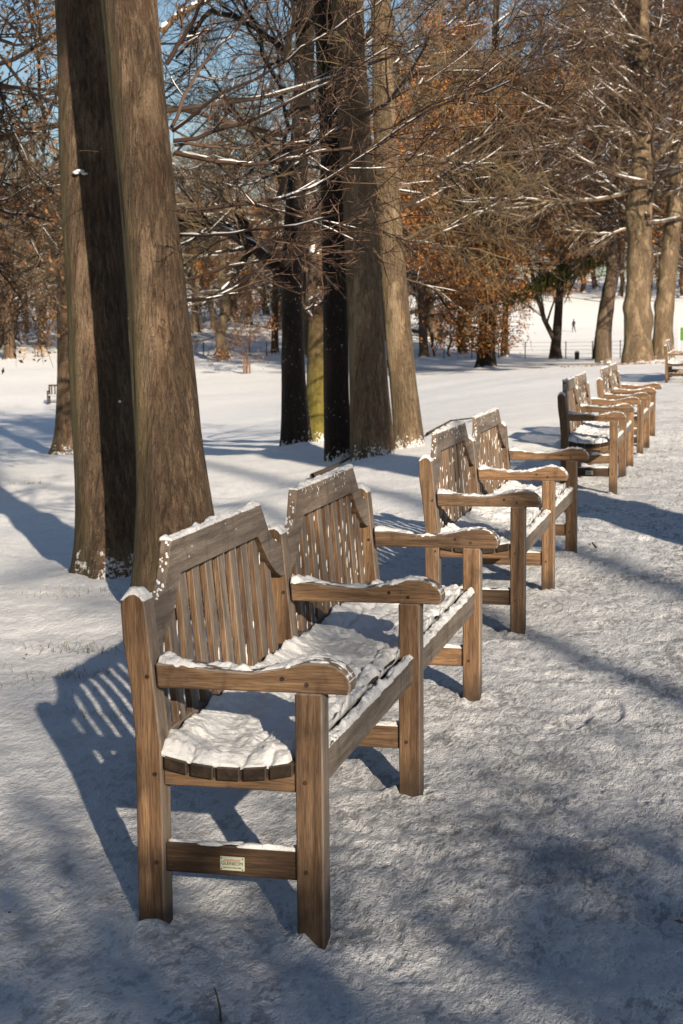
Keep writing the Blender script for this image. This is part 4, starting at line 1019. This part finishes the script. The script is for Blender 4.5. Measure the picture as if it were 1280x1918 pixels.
x, y, z, D = ground_at(92, 757); plain_bench('lawn_bench', 1.8, M['dark_wood'], 'dark slatted bench seen from behind, half hidden by the straight trunk at left', x, y, z, math.pi + math.pi - YW, 1)
x, y, z, D = ground_at(70, 668); plain_bench('lawn_bench', .62, M['old_wood'], 'small brown wooden chair-like bench far across the lawn, middle of three', x, y, z, -YW + math.pi * 1.0 + 2.9, 1)
x, y, z, D = ground_at(84, 669); plain_bench('lawn_bench', .56, M['gold_wood'], 'pale wooden seat far across the lawn, rightmost of three beside the straight trunk', x, y, z, -YW + 2.6, .85)
x, y, z, D = ground_at(36, 669); plain_bench('lawn_bench', .56, M['gold_wood'], 'pale wooden seat far across the lawn, leftmost of three by the stout trunk', x, y, z, -YW + .5, .85)

# walker far out on the white field: one skinned body
def walker():
    x, y, z, D = ground_at(1075, 623); H = 1.78
    rt = empty('person', (x, y, z), -YW + .5)
    J = [((0, 0, .93), .15, None), ((0, .01, 1.15), .15, 0), ((0, .02, 1.38), .17, 1), ((0, .03, 1.50), .065, 2), ((0, .05, 1.60), .085, 3), ((0, .05, 1.70), .095, 4), ((0, .05, 1.77), .06, 5),
         ((-.09, 0, .90), .11, 0), ((-.10, .14, .50), .075, 7), ((-.10, .10, .08), .05, 8), ((-.10, .24, .04), .045, 9),
         ((.09, 0, .90), .11, 0), ((.10, -.06, .49), .075, 11), ((.10, -.28, .12), .05, 12), ((.10, -.20, .04), .045, 13),
         ((-.19, .02, 1.40), .075, 2), ((-.25, -.06, 1.15), .055, 15), ((-.25, .05, .92), .042, 16), ((-.25, .08, .83), .035, 17),
         ((.19, .02, 1.40), .075, 2), ((.25, .08, 1.15), .055, 19), ((.25, .18, .95), .042, 20), ((.25, .22, .86), .035, 21)]
    me = bpy.data.meshes.new('body'); me.from_pydata([j[0] for j in J], [(j[2], i) for i, j in enumerate(J) if j[2] is not None], [])
    o = link('body', me, M['coat'], rt); sk = o.modifiers.new('s', 'SKIN'); 
    for i, j in enumerate(J): me.skin_vertices[0].data[i].radius = (j[1], j[1] * .8)
    me.skin_vertices[0].data[0].use_root = True
    sb = o.modifiers.new('u', 'SUBSURF'); sb.levels = 1; sb.render_levels = 1
    tag(rt, 'lone walker in dark clothes out on the sunny white field', 'person')
walker()

# small litter: twigs and leaves
def twig(name, label, pts, r, cat='twig'):
    P = np.array(pts, float); o0 = P[0].copy(); V, q, t_ = tubes([(P - o0, np.linspace(r, r * .4, len(P)))], 6)
    o = link(name, raw_mesh(name, V, q, t_, True), M['twig']); o.location = tuple(o0); tag(o, label, cat)
def gp(px, py, dz=0):
    x, y, z, D = ground_at(px, py); return (x, y, z + dz)
p = gp(414, 1921); twig('fallen_twig', 'bare twig sticking up at the bottom edge of the picture', [p, (p[0] - .004, p[1] + .01, .025), (p[0] - .012, p[1] + .02, .05), (p[0] - .02, p[1] + .02, .075)], .0035)
p = gp(1118, 1030, .01); twig('fallen_twig', 'short dark twig lying on the path right of the second bench', [p, (p[0] - .03, p[1] + .06, p[2] + .02), (p[0] - .04, p[1] + .14, p[2] + .02)], .007)
a0 = gp(800, 820, .05); a1 = gp(845, 795, .06); a2 = gp(885, 790, .06); a3 = gp(930, 770, .06)
twig('fallen_branch', 'thin fallen branch on the bank behind the second bench', [a0, a1, a2, a3], .02, 'branch')
a0 = gp(585, 897, .03); a1 = gp(620, 885, .05); a2 = gp(655, 868, .06)
twig('fallen_branch', 'short pale branch lying at the foot of the slim shaded trunk', [a0, a1, a2], .03, 'branch')
rng = np.random.default_rng(5)
def leaves(name, label, centre, n, sx, sy, sz, mat, gz=True):
    Vs = []; 
    for i in range(n):
        x = centre[0] + rng.normal(0, sx); y = centre[1] + rng.normal(0, sy); z = th(x, y) + .02 + abs(rng.normal(0, .03))
        for sgn in (0,):
            a = rng.uniform(0, 6.28); s = sz * rng.uniform(.6, 1.3); t = rng.normal(0, .5)
            Vs += [(x + s * math.cos(a), y + s * math.sin(a), z + t * s * .6), (x - s * .6 * math.sin(a), y + s * .6 * math.cos(a), z + .2 * s), (x - s * math.cos(a), y - s * math.sin(a), z - t * s * .2), (x + s * .6 * math.sin(a), y - s * .6 * math.cos(a), z)]
    V = np.array(Vs); o = link(name, raw_mesh(name, V, np.arange(len(V)).reshape(-1, 4)), M[mat]); return o
for px, py, lab in [(20, 1728, 'single brown leaf on the snow near the lower left corner'), (1273, 1757, 'brown leaf at the right edge, near the bottom'), (50, 1237, 'dark curled leaf on the snow left of the nearest bench')]:
    p = gp(px, py); tag(leaves('fallen_leaf', lab, p, 1, 0.001, .001, .014, 'leaf_br'), lab, 'leaf')
tag(leaves('leaf_litter', '', (oR1[0], oR1[1] - 1.2, 0), 260, 1.4, 1.0, .07, 'leaf_or'), 'drift of brown dead leaves round the feet of the knobbly trunks', 'leaves', kind='stuff')
# grass blades where the snow is thin on the bank
def grass():
    Vs = []; rng = np.random.default_rng(6)
    spots = [(340, 1050), (150, 1112), (100, 1120), (120, 1275), (160, 1265), (185, 1305), (10, 1290), (200, 1345), (700, 1010), (660, 960), (150, 1215), (60, 1125), (190, 1108), (790, 1010), (60, 905)]
    for (px, py) in spots:
        p = gp(px, py)
        for i in range(80):
            x = p[0] + rng.normal(0, .14); y = p[1] + rng.normal(0, .05); z = th(x, y) - .01; h = rng.uniform(.015, .05); a = rng.uniform(0, 6.28); l = rng.normal(0, .025, 2)
            c, s = math.cos(a) * .0016, math.sin(a) * .0016
            Vs += [(x - c, y - s, z), (x + c, y + s, z), (x + l[0] + c * .2, y + l[1] + s * .2, z + h), (x + l[0] - c * .2, y + l[1] - s * .2, z + h)]
    V = np.array(Vs); tag(link('grass', raw_mesh('grass', V, np.arange(len(V)).reshape(-1, 4)), M['leaf_g']), 'sparse blades of grass poking through thin snow', 'grass', kind='stuff')
M['leaf_g'] = mat_leaf('grass_blades', [(.05, .05, .015), (.10, .09, .03), (.14, .11, .05)])
grass()

# ================================================================== TREES BEHIND THE PHOTOGRAPHER (unseen, some added only for the shade they cast into view)
def behind(c, t, rad, H, seed, label, crown=True, lean=0):
    """c: where its shadow line crosses the bench row; t: distance back along the sun"""
    x = SUN_DIR[0] * t; y = c + SUN_DIR[1] * t
    rt = empty('park_tree', (x, y, 0)); rng = np.random.default_rng(seed)
    V, q = trunk_mesh([(0, 0, -.1), (.0, 0, 4), (.0, .0, 8.2), (lean, 0, 13), (lean * 1.6, 0, H)], [rad, rad * .98, rad * .96, rad * .9, rad * .6], 30, 90, seed, .25, .4, .05, .04)
    link('trunk', raw_mesh('trunk', V, q, None, True), M['bark_mid'], rt)
    if crown:
        out = [[] for _ in range(4)]; tips = []; spec_min[0] = .01; sp = [(6, .12, 6, .5, .8, .03), (5, .16, 6, .55, .75, .02), (4, .2, 3, .55, .7, 0), (2, .2, 0, 0, 0, 0)]
        for i in range(10):
            dd = np.array([math.cos(i * 2.4) * .6, math.sin(i * 2.4) * .6, .8]); grow(rng, np.array([.1, 0, H - rng.uniform(0, 1.5)]), dd / np.linalg.norm(dd), rng.uniform(2.5, 4), rad * .45, 0, out, sp, tips)
        V1, q1, t1 = tubes([x_ for l in out for x_ in l], 5); link('crown', raw_mesh('crown', V1, q1, t1, True), M['twig'], rt)
    tag(rt, label, 'tree'); return rt
slim = behind(4.12, 26, .085, 18, 61, 'tall slim tree beside the path behind the viewer, casting shade on the second bench')
def shade_limb():
    rng = np.random.default_rng(31); t = 26.0; o = np.array(slim.location); dz = math.tan(SUN_EL) * (t + 5.6); perp = np.array([-SUN_DIR[1], SUN_DIR[0]])
    # limb and leaf mass added out of view to shade the left leaning trunk
    d = oA[:2] - o[:2]; u0 = float(d @ perp) - .05
    P = lambda u, z: np.array([perp[0] * u, perp[1] * u, z])
    V, q, t_ = tubes([(np.array([P(0, dz + 1.0), P(u0 * .4, dz + 1.3), P(u0, dz + 2.6), P(u0, dz + 7)]), np.array([.09, .07, .06, .03]))], 8)
    link('limb', raw_mesh('limb', V, q, t_, True), M['bark_dark'], slim)
    tips = [(P(u0 + u, z), None) for u, z in zip(rng.normal(0, .14, 520), rng.uniform(dz + 2.35, dz + 6.8, 520))]
    lq = leaf_quads(rng, tips, 16, .11, .07); link('foliage', raw_mesh('foliage', lq[0], lq[1]), M['needle'], slim)
shade_limb()
behind(6.75, 40, .15, 24, 62, 'tall straight tree beside the path behind the viewer, casting a shade band')
behind(9.36, 7, .42, 16, 63, 'stout tree beside the path, out of the picture to the right', lean=-.34)
def spreading(c, t, z0, z1, R_, seed, nl, label):  # bare tree added out of view so its crown dapples the foreground
    x = SUN_DIR[0] * t; y = c + SUN_DIR[1] * t; rt = empty('added_shade_tree', (x, y, 0)); rng = np.random.default_rng(seed)
    V, q = trunk_mesh([(0, 0, -.1), (.05, 0, 4), (0, .05, z0), (0, 0, z1 + .5)], [.26, .24, .2, .06], 24, 60, seed, .3, .4)
    link('trunk', raw_mesh('trunk', V, q, None, True), M['bark_mid'], rt)
    out = [[] for _ in range(4)]; tips = []; spec_min[0] = .011
    sp = [(7, .10, 9, .42, .8, .0), (5, .16, 9, .5, .8, .0), (4, .2, 7, .5, .75, 0), (2, .2, 0, 0, 0, 0)]
    for i in range(nl):
        a = i * 2.4; e = rng.uniform(-.02, .10); d = np.array([math.cos(a) * math.cos(e), math.sin(a) * math.cos(e), math.sin(e)])
        grow(rng, np.array([0, 0, rng.uniform(z0, z1)]), d, R_ * rng.uniform(.7, 1.1), .09, 0, out, sp, tips)
    V1, q1, t1 = tubes([x_ for l in out for x_ in l], 4, False); link('crown', raw_mesh('crown', V1, q1, t1), M['twig'], rt)
    tag(rt, label, 'tree')
spreading(-3.2, 30, 8.6, 11.2, 6.0, 71, 9, 'wide-spreading bare tree added out of view to shade the foreground')
# evergreen hedge added out of view behind the viewer to shade the nearest ground
def hedge():
    rng = np.random.default_rng(8); rt = empty('added_shade_hedge', (SUN_DIR[0] * 14, SUN_DIR[1] * 14 - .55, 0))
    perp = np.array([-SUN_DIR[1], SUN_DIR[0]]); tips = []; st = []
    for i in range(1500):
        u = rng.uniform(-7, 7); hmax = 5.02 + .5 * float(vn(np.array([u * .8]), np.array([0.]), 0, 3)[0]) + .3 * float(vn(np.array([u * 2.6]), np.array([0.]), 0, 4)[0])
        z = hmax * (1 - rng.random() ** 1.7); wv = rng.normal(0, .45)
        tips.append((np.array([perp[0] * u + SUN_DIR[0] * wv, perp[1] * u + SUN_DIR[1] * wv, z]), None))
    for i in range(14):
        u = -6.5 + i; p = np.array([perp[0] * u, perp[1] * u, -.1]); st.append((np.array([p, p + [0.05, 0, 1.5], p + [0, .05, 3.2]]), np.array([.07, .05, .02])))
    V, q, t_ = tubes(st, 6); link('stems', raw_mesh('stems', V, q, t_), M['bark_dark'], rt)
    lq = leaf_quads(rng, tips, 26, .20, .075); link('foliage', raw_mesh('foliage', lq[0], lq[1]), M['needle'], rt)
    tag(rt, 'tall evergreen hedge added out of view to shade the nearest snow', 'hedge')
hedge()
build_ground()
